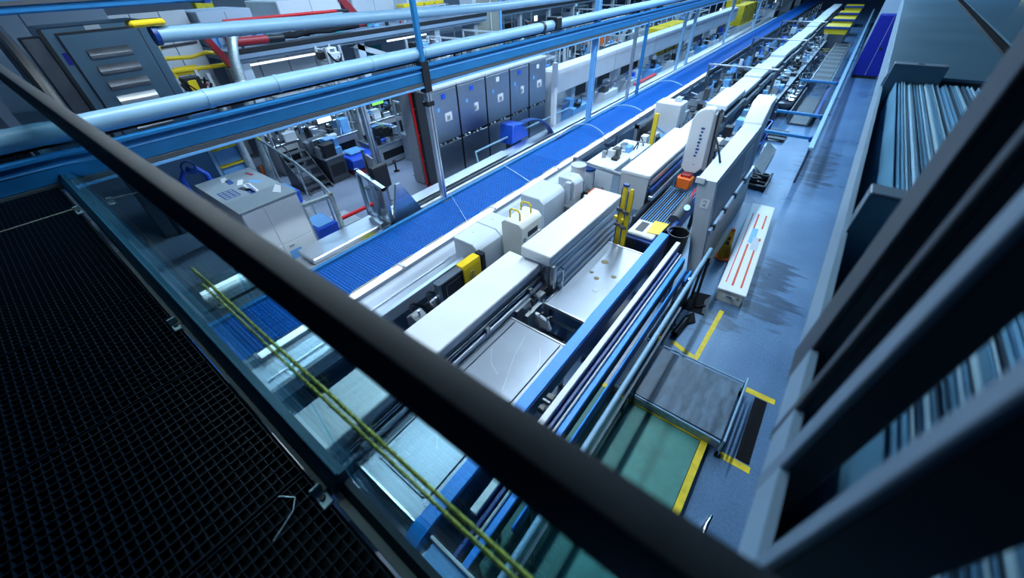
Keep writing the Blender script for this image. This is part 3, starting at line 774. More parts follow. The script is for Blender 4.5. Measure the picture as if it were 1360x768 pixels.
part('screw', fg, 'dark_grey', cyl((-1.93, 9.195, 1.40), (-1.93, 9.2, 1.40), .014, 8))

# leaning white housing line on the aisle side
hl = thing('leaning_housing', 'long white leaning housing along the aisle, grey side panels and a small sign', 'housing', (-1.0, 9, 0))
part('body', hl, 'housing_paint', ([(-1.02, 7.05, 0.05), (-0.78, 7.05, 0.05), (-0.80, 10.9, 0.05), (-1.10, 10.9, 0.05), (-1.34, 7.05, 2.02), (-1.02, 7.05, 2.02), (-1.02, 10.9, 2.02), (-1.38, 10.9, 2.02)],
     [(3, 2, 1, 0), (4, 5, 6, 7), (0, 1, 5, 4), (1, 2, 6, 5), (2, 3, 7, 6), (3, 0, 4, 7)]))
part('raised_end', hl, 'white_paint', prism([(10.7, 1.9), (10.7, 2.05), (11.05, 2.42), (11.6, 2.46), (11.75, 2.3), (11.75, 0.4), (10.95, 0.4)], 'x', -1.42, -1.02, .02))
def lean(y, z, off=0.004):
    t = (z - 0.05) / 1.97
    return (-0.78 - 0.24 * t + off, y, z)
def lean_panel(y0, y1, z0, z1, m, off, name):
    return part(name, hl, m, ([lean(y0, z0, off), lean(y1, z0, off), lean(y1, z1, off), lean(y0, z1, off), lean(y0, z0, -.01), lean(y1, z0, -.01), lean(y1, z1, -.01), lean(y0, z1, -.01)],
         [(0, 1, 2, 3), (7, 6, 5, 4), (0, 4, 5, 1), (1, 5, 6, 2), (2, 6, 7, 3), (3, 7, 4, 0)]))
lean_panel(7.25, 10.7, 1.05, 1.90, 'mid_grey', 0.006, 'side_window')
lean_panel(7.12, 10.8, 0.96, 1.05, 'steel_bright', 0.05, 'ledge_rail')
lean_panel(7.15, 10.8, 0.12, 0.95, 'cream_paint', 0.012, 'lower_panel')
lean_panel(9.3, 10.2, 1.2, 1.8, 'pale_grey', 0.010, 'inner_plate')
for i in range(5):
    lean_panel(9.35, 10.15, 1.28 + i * .1, 1.31 + i * .1, 'mid_grey', 0.013, 'vent_slat')
for y in (7.3, 8.1, 8.9, 9.8):
    part('hinge', hl, 'steel_dark', box(-0.90, -0.82, y, y + .09, 0.97, 1.08, .008))
part('floor_rail', hl, 'beige_panel', box(-0.79, -0.70, 7.6, 9.2, 0.0, 0.06))
sg = part('sign_plate', hl, 'paper', box(-1.17, -1.02, 7.040, 7.048, 1.50, 1.68))
text_mesh('sign_letters', 'A-3', 0.085, sg, 'ink_blue', basis((-1.095, 7.039, 1.59), (0, 0, 1), (-1, 0, 0)))
part('strut', hl, 'white_paint', box(-1.36, -1.2, 7.0, 7.05, 1.95, 2.06, .006)); part('cable', hl, 'black_rubber', tube(arc((-1.62, 8.9, 2.2), (-1.4, 8.3, 2.25), (-1.2, 7.9, 2.05), 8), .02, 8))

# bin, cone, long box, mat, tool roll, trolley
bn = thing('waste_bin', 'open black round waste bin below the white leaning housing', 'bin', (-1.36, 6.92, 0))
part('shell', bn, 'black_plastic', lathe([(.15, 0), (.20, .92), (.215, .93), (.215, .95), (.19, .95), (.185, .86), (.14, .1), (0.0, .1)], (-1.36, 6.92, 0), 24))
part('rim', bn, 'dark_grey', tube([(-1.36 + .208 * math.cos(t * math.pi / 12), 6.92 + .208 * math.sin(t * math.pi / 12), .95) for t in range(25)], .009, 6))
cn = thing('traffic_cone', 'amber traffic cone with orange base beside the long striped box', 'cone', (-0.56, 8.09, 0))
part('base', cn, 'orange', lathe([(.20, 0), (.205, .02), (.17, .045), (.12, .05)], (-0.56, 8.09, 0), 8))
part('body', cn, 'cone_amber', lathe([(.125, .045), (.035, .69), (.03, .70)], (-0.56, 8.09, 0), 20))
part('tip', cn, 'orange', lathe([(.042, .66), (.034, .72), (.0, .725)], (-0.56, 8.09, 0), 16))
part('emblem', cn, 'ink_dark', prism([(-.60 + .0, .36), (-.53, .37), (-.545, .45), (-.595, .44)], 'y', 8.005, 8.012)); part('emblem', cn, 'ink_dark', prism([(-.595, .47), (-.535, .47), (-.55, .54), (-.58, .55)], 'y', 8.018, 8.025))
lb_ = thing('long_box', 'long white crate with red stripes on its lid lying in the aisle', 'crate', (-0.2, 8.5, 0))
A_ = math.atan2(-0.24 + 0.0, 3.82)
def bx_rot(s): return rotz(s, 0.055, (-0.09, 6.58, 0))
part('base', lb_, 'cream_paint', bx_rot(box(-0.31, 0.13, 6.57, 10.42, 0, 0.285, .008)))
part('lid', lb_, 'white_paint', bx_rot(box(-0.335, 0.155, 6.55, 10.44, 0.255, 0.300, .008)))
for x, y0, y1, w in ((-0.24, 6.8, 9.9, .010), (-0.12, 6.75, 8.4, .018), (-0.12, 9.0, 9.9, .017), (0.03, 6.75, 8.6, .016), (0.04, 9.2, 9.9, .016)):
    part('red_stripe', lb_, 'ink_red', bx_rot(box(x - w, x + w, y0, y1, 0.298, 0.3018)))
part('sticker', lb_, 'light_blue', bx_rot(box(-0.14, -0.02, 8.45, 9.15, 0.298, 0.302))); part('sticker', lb_, 'pale_grey', bx_rot(box(-0.06, 0.08, 8.2, 8.75, 0.298, 0.3022)))
part('red_blot', lb_, 'ink_red', bx_rot(box(0.045, 0.085, 8.62, 8.74, 0.298, 0.3025)))
part('end_label', lb_, 'paper', bx_rot(box(-0.20, 0.0, 6.563, 6.569, 0.12, 0.19, .003))); part('end_print', lb_, 'ink_dark', bx_rot(box(-0.15, -0.05, 6.558, 6.562, 0.145, 0.16)))
part('lock', lb_, 'beige_panel', bx_rot(box(0.03, 0.07, 6.555, 6.569, 0.14, 0.20, .004)))
bm_ = thing('rubber_mat', 'crumpled black rubber mat under a bent black strap beside the long crate', 'mat', (-0.55, 6.2, 0))
part('sheet', bm_, 'black_rubber', prism([(-0.74, 5.94), (-0.33, 5.98), (-0.38, 6.62), (-0.70, 6.55)], 'z', 0.001, 0.012)); part('fold', bm_, 'dark_grey', prism([(-0.38, 6.0), (-0.33, 5.98), (-0.38, 6.62), (-0.44, 6.4)], 'z', 0.012, 0.02))
sp_ = thing('bent_strap', 'bent black strap rising from the rubber mat to the grey pipe', 'strap', (-0.6, 6.2, 0))
part('strap', sp_, 'black_plastic', tube([(-.40, 6.22, .03), (-.50, 6.10, .03), (-.56, 6.08, .06), (-.60, 6.25, .4), (-.64, 6.45, .9)], .026, 8))
tr_ = thing('tool_roll', 'black rolled tool bag with chrome fittings on the floor by the tape corner', 'tool bag', (-0.65, 5.4, 0))
part('roll', tr_, 'black_plastic', cyl((-0.60, 5.15, .06), (-0.55, 5.62, .07), .055, 12)); part('flap', tr_, 'black_rubber', prism([(-0.56, 5.5), (-0.40, 5.7), (-0.50, 5.95), (-0.60, 5.75)], 'z', .002, .03))
part('fitting', tr_, 'chrome', tube([(-.78, 5.35, .05), (-.70, 5.45, .12), (-.66, 5.38, .05), (-.74, 5.28, .08)], .022, 8))
mc = thing('pump_station', 'dark pump box with yellow and black end beside the blue beams', 'machine', (-0.78, 5.4, 0))
part('housing', mc, 'steel_dark', box(-0.842, -0.722, 4.98, 6.2, 0.0, .52, .02)); part('hazard_edge', mc, 'yellow', box(-0.842, -0.722, 4.80, 4.95, 0, .16, .01)); part('hazard_band', mc, 'black_plastic', box(-0.80, -0.77, 4.79, 4.955, .01, .165, .004))
part('pump', mc, 'mid_grey', cyl((-0.782, 5.3, .58), (-0.782, 5.75, .58), .058, 14)); part('hose', mc, 'black_rubber', tube(arc((-.782, 5.2, .5), (-.782, 5.0, .85), (-.782, 4.9, .2), 8), .022, 8)); part('lamp', mc, 'ink_red', cyl((-.76, 4.88, .16), (-.76, 4.88, .19), .02, 8)); part('valve', mc, 'steel_bright', lathe([(.05, 0), (.055, .05), (.03, .1), (.05, .14), (0, .15)], (-.782, 6.0, .52), 12)); part('bracket', mc, 'rail_blue', box(-0.842, -0.80, 5.8, 6.19, .52, .70, .006))

tl = thing('flat_trolley', 'flat trolley with worn grey deck and pale tubular edge', 'trolley', (-0.08, 4.12, 0))
part('deck', tl, 'trolley_deck', box(-1.02, 0.56, 3.50, 4.56, 0.215, 0.24, .004), label='worn grey deck')
part('deck_joint', tl, 'dark_grey', box(-0.42, -0.414, 3.52, 4.54, .24, .2415))
part('edge_tube', tl, 'pipe_white', tube([(-1.0, 4.60, .25), (.58, 4.60, .25)], .014, 8)); part('edge_tube', tl, 'pipe_white', tube([(-1.0, 3.47, .24), (.55, 3.45, .24)], .016, 8)); part('skirt', tl, 'galvanised', box(-1.0, .56, 3.440, 3.47, .10, .225))
part('end_rail', tl, 'pipe_white', tube([(.60, 4.62, .10), (.60, 4.62, .34), (.59, 4.0, .36), (.585, 3.42, .34), (.585, 3.42, .10)], .016, 8)); part('end_rail', tl, 'galvanised', tube([(.61, 4.5, .22), (.60, 3.5, .22)], .013, 8))
part('underframe', tl, 'black_plastic', box(-0.9, .45, 3.6, 4.5, .10, .212))
for (x, y) in ((.58, 3.42), (.60, 4.56), (-0.95, 3.5), (-0.95, 4.5)):
    c_ = part('caster', tl, 'black_rubber', cyl((x - .018, y, .045), (x + .018, y, .045), .045, 14)); part('caster_fork', c_, 'chrome', box(x - .028, x - .021, y - .02, y + .03, .04, .12), box(x + .021, x + .028, y - .02, y + .03, .04, .12), box(x - .03, x + .03, y - .02, y + .04, .11, .125))
hp = thing('chrome_hoop', 'bent chrome tube hoop standing beside the green platform', 'hoop', (0.66, 2.4, 0))
part('tube', hp, 'chrome', tube([(.68, 2.10, 0), (.68, 2.10, .30), (.68, 2.16, .38), (.68, 2.30, .40), (.70, 2.42, .36), (.70, 2.46, .22), (.70, 2.46, 0)], .024, 10)); part('stub', hp, 'chrome', lathe([(.02, 0), (.02, .14), (.024, .17), (0, .19)], (.60, 2.26, 0), 10))

# aisle objects further on
pk = thing('black_tool_rack', 'low black metal rack on the aisle floor past the leaning housing', 'rack', (-0.75, 12.5, 0))
for i in range(4):
    part('bar', pk, 'black_plastic', box(-1.0, -0.50, 11.9 + i * .28, 12.0 + i * .28, .02, .14, .01))
part('side', pk, 'black_plastic', box(-1.02, -0.96, 11.85, 12.95, .0, .18, .01)); part('side', pk, 'black_plastic', box(-0.54, -0.48, 11.85, 12.95, .0, .18, .01))
for k in range(2): part('cup', pk, 'dark_grey', lathe([(.08, 0), (.11, .14), (.09, .14), (.07, .03), (0, .03)], (-.85 + .22 * k, 12.15 + .3 * k, .14), 14))
gb = solo('grey_board', 'pale grey board leaning low beside the black tool rack', 'board', 'galvanised', ([(-1.05, 12.9, .30), (-0.75, 12.9, .10), (-0.78, 15.2, .10), (-1.08, 15.2, .32), (-1.05, 12.9, .27), (-0.75, 12.9, .07), (-0.78, 15.2, .07), (-1.08, 15.2, .29)],
     [(0, 1, 2, 3), (7, 6, 5, 4), (0, 4, 5, 1), (1, 5, 6, 2), (2, 6, 7, 3), (3, 7, 4, 0)]))
pl = thing('black_pallet', 'flat black slatted pallet in the aisle beside the blue bins', 'pallet', (-1.0, 16.8, 0))
for i in range(3): part('slat', pl, 'black_plastic', box(-1.45, -0.72, 16.3 + i * .42, 16.56 + i * .42, .06, .10))
for x in (-1.4, -0.85): part('runner', pl, 'black_plastic', box(x, x + .1, 16.3, 17.4, 0, .06))
for k, (z0, lb) in enumerate(((0.0, 'lower of two dark blue bins stacked past the leaning housing'), (0.42, 'upper of two dark blue bins stacked past the leaning housing'))):
    t = thing('blue_bin', lb, 'bin', (-1.55, 15.3, z0), 'blue bins')
    part('shell', t, 'locker_blue', prism([(-1.82, z0), (-1.86, z0 + .4), (-1.24, z0 + .4), (-1.28, z0)], 'y', 14.6 + .1 * k, 15.7, .02)); part('rim', t, 'tote_blue', box(-1.88, -1.22, 14.55 + .1 * k, 15.75, z0 + .36, z0 + .40, .01))
    part('label_holder', t, 'paper', box(-1.6, -1.45, 14.58 + .1 * k, 14.6 + .1 * k, z0 + .12, z0 + .2))

# ================================================================== the line going away
def mini_parts(t, x0, x1, y0, y1, z0, z1, n, rr, pal=('steel', 'white_paint', 'light_blue', 'dark_grey', 'steel_bright', 'mid_grey', 'black_plastic')):
    """n small real components (blocks, cylinders, bent hoses) fixed on a machine"""
    for k in range(n):
        x = rr.uniform(x0, x1); y = rr.uniform(y0, y1)
        s = rr.uniform(0.05, 0.16); h = rr.uniform(0.06, max(0.08, z1 - z0))
        m = rr.choice(pal)
        c = rr.random()
        if c < 0.40:
            part('component_block', t, m, box(x - s, x + s, y - s * 1.2, y + s * 1.2, z0, z0 + h, 0.012))
        elif c < 0.62:
            part('cylinder_unit', t, m, cyl((x, y, z0), (x, y, z0 + h), s * 0.6, 10))
        elif c < 0.82:
            part('hose', t, 'black_rubber' if rr.random() < .6 else 'light_blue', tube(arc((x, y, z0), (x + rr.uniform(-.2, .2), y + rr.uniform(-.2, .2), z0 + h * 1.8), (x + rr.uniform(-.3, .3), y + rr.uniform(-.3, .3), z0), 6), 0.016, 6))
        else:
            part('arm', t, m, cyl((x - s, y - s, z0 + h), (x + s * 1.5, y + s * 1.5, z0 + h * .7), 0.022, 8))

def far_module(y0, L, z, idx, seed):
    rr = random.Random(seed)
    where = ('just past the fin guard', 'beyond the first cross pipe', 'beyond the second cross pipe')[idx] if idx < 3 else 'far down the line'
    t = thing('line_module', f'{ORD[idx]} white-topped line module counted from the fin guard, {where}', 'machine', (-2.7, y0 + L / 2, 0), 'line modules going away')
    part('lid', t, 'white_paint', box(-3.02, -2.40, y0, y0 + L - 0.12, z - 0.16, z, 0.02))
    part('body', t, 'steel', box(-2.96, -2.46, y0 + .05, y0 + L - .17, 0.4, z - 0.16))
    part('side_beam', t, 'steel_dark', box(-2.42, -2.30, y0, y0 + L, z - .50, z - .30, .01))
    if idx < 9: part('shelf', t, 'mid_grey', box(-2.30, -1.58, y0 + .1, y0 + L - .1, 0.72, 0.78, .008))
    if idx < 9: part('shelf_leg', t, 'steel_dark', box(-1.66, -1.58, y0 + .15, y0 + .23, 0, .72)); part('shelf_leg', t, 'steel_dark', box(-1.66, -1.58, y0 + L - .3, y0 + L - .22, 0, .72))
    if idx < 9: mini_parts(t, -2.2, -1.75, y0 + .2, y0 + L - .2, .78, 1.15, 16, rr, ('steel', 'dark_grey', 'black_plastic', 'light_blue', 'mid_grey', 'white_paint', 'black_plastic'))
    if idx > 0: mini_parts(t, -4.3, -3.15, y0 + .2, y0 + L - .2, .78, 1.2, 16, rr, ('steel', 'dark_grey', 'black_plastic', 'light_blue', 'tote_blue', 'white_paint', 'black_plastic'))
    if idx > 0: part('back_shelf', t, 'dark_grey', box(-4.4, -3.02, y0 + .06, y0 + L - .06, 0.70, 0.78))
    if idx > 0: part('back_leg', t, 'steel_dark', box(-4.3, -4.2, y0 + .2, y0 + .3, 0, .7))
    return t
ys = [11.05, 13.7, 16.2, 18.7, 21.2, 23.8, 26.4, 29.2, 32.2, 35.4, 39.0, 43.0, 47.5, 53.0]
for i, y in enumerate(ys[:-1]):
    far_module(y, ys[i + 1] - y, (1.42, 1.58, 1.46, 1.52, 1.4, 1.5, 1.44, 1.5, 1.42, 1.5, 1.45, 1.5, 1.45)[i], i, 100 + i)

# units beside the belt between trough and covers
def belt_unit(y0, y1, z, lbl, m='white_paint', seed=1, n=6):
    t = thing('process_unit', lbl, 'machine', (-3.9, (y0 + y1) / 2, 0), 'units between trough and covers')
    part('cabinet', t, m, box(-4.35, -3.55, y0, y1, 0.0, z, 0.02))
    part('door_seam', t, 'mid_grey', box(-3.552, -3.546, (y0 + y1) / 2 - .006, (y0 + y1) / 2 + .006, .1, z - .08))
    part('handle', t, 'steel_dark', box(-3.55, -3.53, (y0 + y1) / 2 + .04, (y0 + y1) / 2 + .06, z * .5, z * .5 + .14))
    mini_parts(t, -4.25, -3.65, y0 + .15, y1 - .1, z, z + .25, n, random.Random(seed))
    return t
belt_unit(8.5, 9.5, 1.15, 'white cabinet with small fittings on top, nearest the round white columns', seed=3)
belt_unit(9.6, 10.9, 1.05, 'low white cabinet with small valves just before the yellow post', seed=4, n=8)
belt_unit(12.98, 13.62, 1.6, 'tall plain white cabinet slab past the yellow post', seed=6, n=1)
wr = thing('wiring_frame', 'dark wiring frame crowded with cables right behind the yellow post', 'frame', (-4.0, 12.1, 0))
part('frame', wr, 'steel', box(-4.3, -4.2, 11.4, 11.5, 0, 1.3), box(-4.3, -4.2, 12.8, 12.9, 0, 1.3), box(-4.3, -4.2, 11.4, 12.9, 1.22, 1.3), box(-3.7, -3.6, 11.4, 12.9, 0.3, .4))
part('back_plate', wr, 'black_plastic', box(-4.2, -4.16, 11.5, 12.8, .2, 1.22))
mini_parts(wr, -4.1, -3.7, 11.5, 12.8, .35, 1.1, 40, random.Random(11), ('steel_bright', 'white_paint', 'black_plastic', 'light_blue', 'dark_grey'))
yp = thing('yellow_post', 'slim yellow post standing at the edge of the belt trough', 'post', (-3.66, 11.21, 0))
part('post', yp, 'yellow', box(-3.72, -3.60, 11.17, 11.25, 0, 1.78, .01)); part('foot', yp, 'dark_grey', box(-3.78, -3.54, 11.1, 11.3, 0, .02))
for k, (y, lb) in enumerate(((7.62, 'nearer of two round white columns behind the ridged cover'), (8.15, 'farther of two round white columns behind the ridged cover'))):
    t = thing('round_column', lb, 'column', (-4.05, y, 0), 'round columns'); part('drum', t, 'white_paint', cyl((-4.05, y, 0), (-4.05, y, 1.42 - .25 * k), .17, 20)); part('cap', t, 'rail_navy' if k else 'pale_grey', cyl((-4.05, y, 1.42 - .25 * k), (-4.05, y, 1.47 - .25 * k), .18, 20))
    part('slot', t, 'dark_grey', box(-3.90, -3.878, y - .02, y + .02, .6, 1.1))
ar = thing('swing_arm', 'grey steel tube arm crossing from the trough to the wide cover', 'arm', (-3.8, 8.1, .9))
part('tube', ar, 'steel', cyl((-4.45, 8.15, 1.30), (-3.02, 7.98, 1.30), .045, 12)); part('pivot', ar, 'steel_dark', cyl((-4.45, 8.15, 0.9), (-4.45, 8.15, 1.36), .06, 12))
vp = thing('valve_pack', 'dark tangle of hoses and valves between white housings and wide cover', 'valves', (-3.6, 7.4, 0))
part('base', vp, 'black_plastic', box(-3.75, -3.1, 6.65, 7.5, 0, .7, .02)); mini_parts(vp, -3.7, -3.15, 6.7, 7.45, .7, 1.15, 22, random.Random(5), ('black_plastic', 'steel', 'white_paint', 'dark_grey', 'orange'))
mc2 = thing('lever_frame', 'black lever frame with chrome links under the near end of the ridged cover', 'frame', (-2.6, 4.3, 0))
part('post', mc2, 'steel', box(-2.56, -2.48, 4.12, 4.20, 0, .95)); mini_parts(mc2, -2.60, -2.45, 3.7, 4.05, .7, 1.0, 9, random.Random(9), ('steel_bright', 'chrome', 'dark_grey', 'steel'))

# aisle handrail and cross pipes
ah = thing('aisle_handrail', 'long pale handrail on posts along the aisle beside the line', 'handrail', (0.08, 30, 0))
part('rail', ah, 'pipe_white', box(.03, .15, 12.9, 54, .97, 1.05, .012)); part('side_plate', ah, 'steel_dark', box(.07, .11, 12.9, 54, .62, .97)); part('rail', ah, 'steel_dark', cyl((.09, 12.9, .35), (.09, 54, .35), .025, 8))
for i in range(17): part('post', ah, 'steel_dark', box(.06, .12, 13 + i * 2.5, 13.05 + i * 2.5, 0, .97))
for y, lb, z in ((13.9, 'nearest blue cross bar bridging from the line to the aisle handrail', 1.0), (16.3, 'second blue cross bar bridging from the line to the aisle handrail', 1.0), (21.5, 'third blue cross bar bridging to the aisle handrail', 1.0)):
    t = thing('cross_bar', lb, 'bar', (-.6, y, 0), 'cross bars to the handrail')
    part('bar', t, 'beam_blue', box(-1.30, .02, y - .05, y + .05, z - .05, z + .03, .008)); part('end_stand', t, 'steel_dark', box(-1.34, -1.26, y - .04, y + .04, 0, z - .05)); part('end_joint', t, 'rail_navy', box(-.04, .03, y - .07, y + .07, z - .10, z + .04, .008))
for i, y in enumerate((19.4, 27.5, 36)):
    t = thing('line_crossbar', f'{ORD[i]} grey crossbar laid over the white modules, counted away from the fin guard', 'bar', (-3, y, 1.3), 'crossbars over the line')
    part('bar', t, 'steel', box(-4.6, -2.0, y, y + .09, 1.60, 1.66, .01)); part('end_post', t, 'steel_dark', box(-4.6, -4.52, y, y + .09, 0, 1.60)); part('end_post', t, 'steel_dark', box(-2.08, -2.0, y, y + .09, 0, 1.60))
for i, (y, z) in enumerate(((35.5, 1.45), (39.5, 1.5), (44.0, 1.5), (50, 1.5))):
    t = thing('yellow_crate', f'{ORD[i]} yellow crate on the far end of the line, counted from the near side', 'crate', (-1.3, y, z - .5), 'yellow crates far down the line')
    part('tub', t, 'yellow', prism([(-1.95, z - .4), (-2.0, z), (-.72, z), (-.78, z - .4)], 'y', y, y + 2.0, .02)); part('rim', t, 'rail_navy', box(-2.04, -.68, y - .12, y - .02, z - .1, z + .02, .01)); part('stand', t, 'steel_dark', box(-1.9, -.8, y + .1, y + 1.9, 0, z - .4))
sl = thing('slat_conveyor', 'inclined conveyor of black slats beside the aisle handrail', 'conveyor', (-.7, 29, 0))
part('side_frame', sl, 'steel', box(-1.08, -1.02, 23.5, 36, .5, .62)); part('side_frame', sl, 'steel', box(-.30, -.24, 23.5, 36, .5, .62))
for i in range(20): part('slat', sl, 'black_plastic' if i % 2 else 'dark_grey', rot(box(-1.0, -.32, 23.7 + i * .62, 24.05 + i * .62, .56, .60, .006), .25, 'X', (-.6, 23.9 + i * .62, .58)))
for y in (24, 29.5, 35): part('leg', sl, 'steel_dark', box(-1.06, -1.0, y, y + .08, 0, .5)); part('leg', sl, 'steel_dark', box(-.32, -.26, y, y + .08, 0, .5))
bt = thing('black_trough', 'open black trough on the floor in front of the slat conveyor', 'trough', (-.9, 21.8, 0))
part('pan', bt, 'dark_grey', prism([(-.98, .02), (-1.06, .45), (-1.01, .45), (-.93, .07), (-.35, .07), (-.27, .45), (-.22, .45), (-.30, .02)], 'y', 18.6, 23.0)); part('lip', bt, 'rail_navy', box(-.26, -.14, 18.5, 23.1, .42, .48, .01))
rk2 = thing('glint_bed', 'long bed of bright metal parts beside the slat conveyor', 'parts bed', (-1.5, 25, 0))
part('bed', rk2, 'steel_dark', box(-1.55, -1.1, 19, 33, .5, .6)); part('leg', rk2, 'steel_dark', box(-1.5, -1.2, 19.5, 19.7, 0, .5)); part('leg', rk2, 'steel_dark', box(-1.5, -1.2, 32, 32.2, 0, .5))
_r = random.Random(21)
part('metal_parts', rk2, 'chrome', *[rotz(box(-.08, .08, -.12, .12, 0, .07, .01), _r.uniform(0, 3), (0, 0, 0)) if False else shift(rotz(box(-.07, .07, -.12, .12, 0, _r.uniform(.04, .12)), _r.uniform(0, 3)), _r.uniform(-1.45, -1.2), _r.uniform(19.2, 32.8), .60) for _ in range(160)], kind='stuff', smooth=False)
bk = thing('blue_locker', 'tall dark blue two-door locker at the far right of the aisle', 'locker', (.95, 28.8, 0))
part('body', bk, 'locker_blue', box(.40, 1.50, 28.55, 29.4, .12, 2.68, .02))
part('door', bk, 'locker_blue', box(.42, .945, 28.52, 28.55, .14, 2.66, .006)); part('door', bk, 'locker_blue', box(.955, 1.48, 28.52, 28.55, .14, 2.66, .006)); part('gap_strip', bk, 'pale_grey', box(.944, .956, 28.515, 28.54, .14, 2.66))
part('handle', bk, 'black_plastic', box(1.0, 1.12, 28.49, 28.52, 1.28, 1.40, .008)); part('plinth', bk, 'black_plastic', box(.44, 1.46, 28.6, 29.35, 0, .12))
wp = thing('white_wall_panel', 'white panel with stacked boxes beyond the blue locker', 'panel', (.7, 36, 0)); part('panel', wp, 'wall_white', box(.4, 2.5, 36, 36.1, 0, 3.2)); part('box', wp, 'dark_grey', box(.5, .9, 35.3, 35.9, 0, 1.4, .02)); part('box', wp, 'pale_grey', box(1.0, 1.6, 35.2, 35.9, 0, 1.8, .02))

# ================================================================== left of the belt
bs = thing('stainless_bench', 'low stainless bench channel with pipes along the left side of the blue belt', 'bench', (-6.7, 12, 0))
part('top_channel', bs, 'steel_bright', prism([(-7.02, .78), (-7.02, .92), (-6.86, .95), (-6.62, .90), (-6.60, .78)], 'y', 3.75, 46))
part('lower_face', bs, 'steel', box(-6.62, -6.58, 3.75, 46, .45, .80)); part('pipe', bs, 'white_paint', cyl((-6.42, 4.3, .92), (-6.42, 46, .92), .035, 10)); part('pipe', bs, 'steel', cyl((-6.30, 4.3, .80), (-6.30, 46, .80), .03, 10))
for i in range(30): part('rib', bs, 'black_plastic', box(-6.40, -6.18, 4.5 + i * .32, 4.62 + i * .32, .70, .86))
for i in range(9): part('leg', bs, 'steel_dark', box(-6.95, -6.88, 4 + i * 5, 4.08 + i * 5, 0, .78))
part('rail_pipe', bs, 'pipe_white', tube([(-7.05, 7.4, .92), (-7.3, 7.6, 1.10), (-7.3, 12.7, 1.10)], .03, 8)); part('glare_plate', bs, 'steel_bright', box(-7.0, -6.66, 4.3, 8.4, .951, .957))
solo('red_pipe', 'short bright red pipe lying along the bench by the galvanised frame', 'pipe', 'red', cyl((-7.60, 3.36, .88), (-7.58, 4.25, .88), .045, 12))
bs2 = thing('low_bench', 'grey bench plinth with pale yellow label left of the belt', 'bench', (-6.9, 3.2, 0))
part('plinth', bs2, 'pale_grey', box(-7.2, -6.35, 1.9, 3.72, 0, .72, .01)); part('sill', bs2, 'steel_bright', box(-7.3, -6.7, 2.2, 3.95, .72, .84, .02)); part('label_strip', bs2, 'strap', box(-6.72, -6.55, 3.3, 3.62, .722, .73)); part('dark_gap', bs2, 'black_plastic', box(-6.36, -6.18, 2.7, 3.7, .5, .70))
tb = thing('tube_light', 'glowing tube light on a teal steel tray seen through the glass left of the belt', 'light', (-7.2, .9, 0))
part('tray', tb, 'steel', box(-7.75, -6.35, .30, 1.75, .80, .86, .01)); part('dark_groove', tb, 'black_plastic', box(-6.80, -6.72, .3, 1.75, .858, .868)); part('tube', tb, 'tube_glow', cyl((-7.30, .48, .90), (-7.30, 1.6, .90), .035, 10)); part('stand', tb, 'steel_dark', box(-7.6, -6.5, .5, 1.6, 0, .80))
# hinged guard with windows
gd = thing('hinged_guard', 'grey hinged guard with clear windows and pointed foot by the belt', 'guard', (-6.9, 4.1, .8))
fr = [(-7.15, 4.05), (-6.55, 4.05)]
part('frame', gd, 'steel_brushed', box(-7.22, -7.16, 3.86, 3.94, .9, 1.95), box(-6.42, -6.36, 3.86, 3.94, .9, 1.75), box(-7.22, -6.36, 3.86, 3.94, .9, .96), prism([(-7.22, 1.88), (-7.22, 1.95), (-6.36, 1.75), (-6.36, 1.68)], 'y', 3.86, 3.94), box(-6.82, -6.77, 3.86, 3.94, .9, 1.84))
part('window', gd, 'guard_glass', box(-7.16, -6.42, 3.895, 3.905, .96, 1.80)); part('backplate', gd, 'mid_grey', prism([(-7.25, .92), (-7.35, 2.05), (-7.2, 2.15), (-7.0, 2.1), (-6.95, .92)], 'y', 4.2, 4.24))
part('foot', gd, 'steel', prism([(3.9, .86), (4.2, 1.7), (4.3, 1.7), (4.75, .86)], 'x', -6.42, -6.36)); part('spindle', gd, 'steel_dark', cyl((-7.1, 4.1, 1.0), (-7.1, 4.1, 2.3), .03, 10)); part('latch', gd, 'black_plastic', box(-6.9, -6.8, 4.0, 4.4, 1.5, 2.0, .02))
ff = thing('galvanised_frame', 'greenish galvanised two-post frame beside the white sticker cabinet', 'frame', (-7.5, 3.0, 0))
part('post', ff, 'galvanised', box(-7.46, -7.36, 3.26, 3.34, 0, 1.55, .01)); part('post', ff, 'galvanised', box(-7.72, -7.62, 2.72, 2.80, 0, 1.47, .01)); part('top_bar', ff, 'galvanised', xform(box(-.045, .045, 0, .62, -.04, .04, .01), basis((-7.68, 2.74, 1.46), (0.9, -0.43, 0), (0.43, .9, .14)))); part('bolt', ff, 'beige_panel', lathe([(.05, 0), (.05, .05), (0, .06)], (-7.41, 3.30, 1.55), 10))
hr = thing('stair_handrail', 'worn yellow-green tube handrail descending toward the galvanised frame', 'handrail', (-9.5, 3.8, 0))
part('rail', hr, 'strap', tube([(-11.8, 3.7, 2.35), (-11.6, 3.75, 1.95), (-11.2, 3.78, 1.80)], .03, 8)); part('rail', hr, 'galvanised', tube([(-11.2, 3.78, 1.80), (-9.6, 3.72, 1.62), (-8.4, 3.62, 1.42), (-7.9, 3.5, 1.40), (-7.5, 3.32, 1.46)], .03, 8)); part('post', hr, 'galvanised', cyl((-9.6, 3.72, 0), (-9.6, 3.72, 1.62), .025, 8)); part('post', hr, 'galvanised', cyl((-8.4, 3.62, 0), (-8.4, 3.62, 1.42), .025, 8)); part('post', hr, 'galvanised', cyl((-11.2, 3.78, 0), (-11.2, 3.78, 1.8), .025, 8))

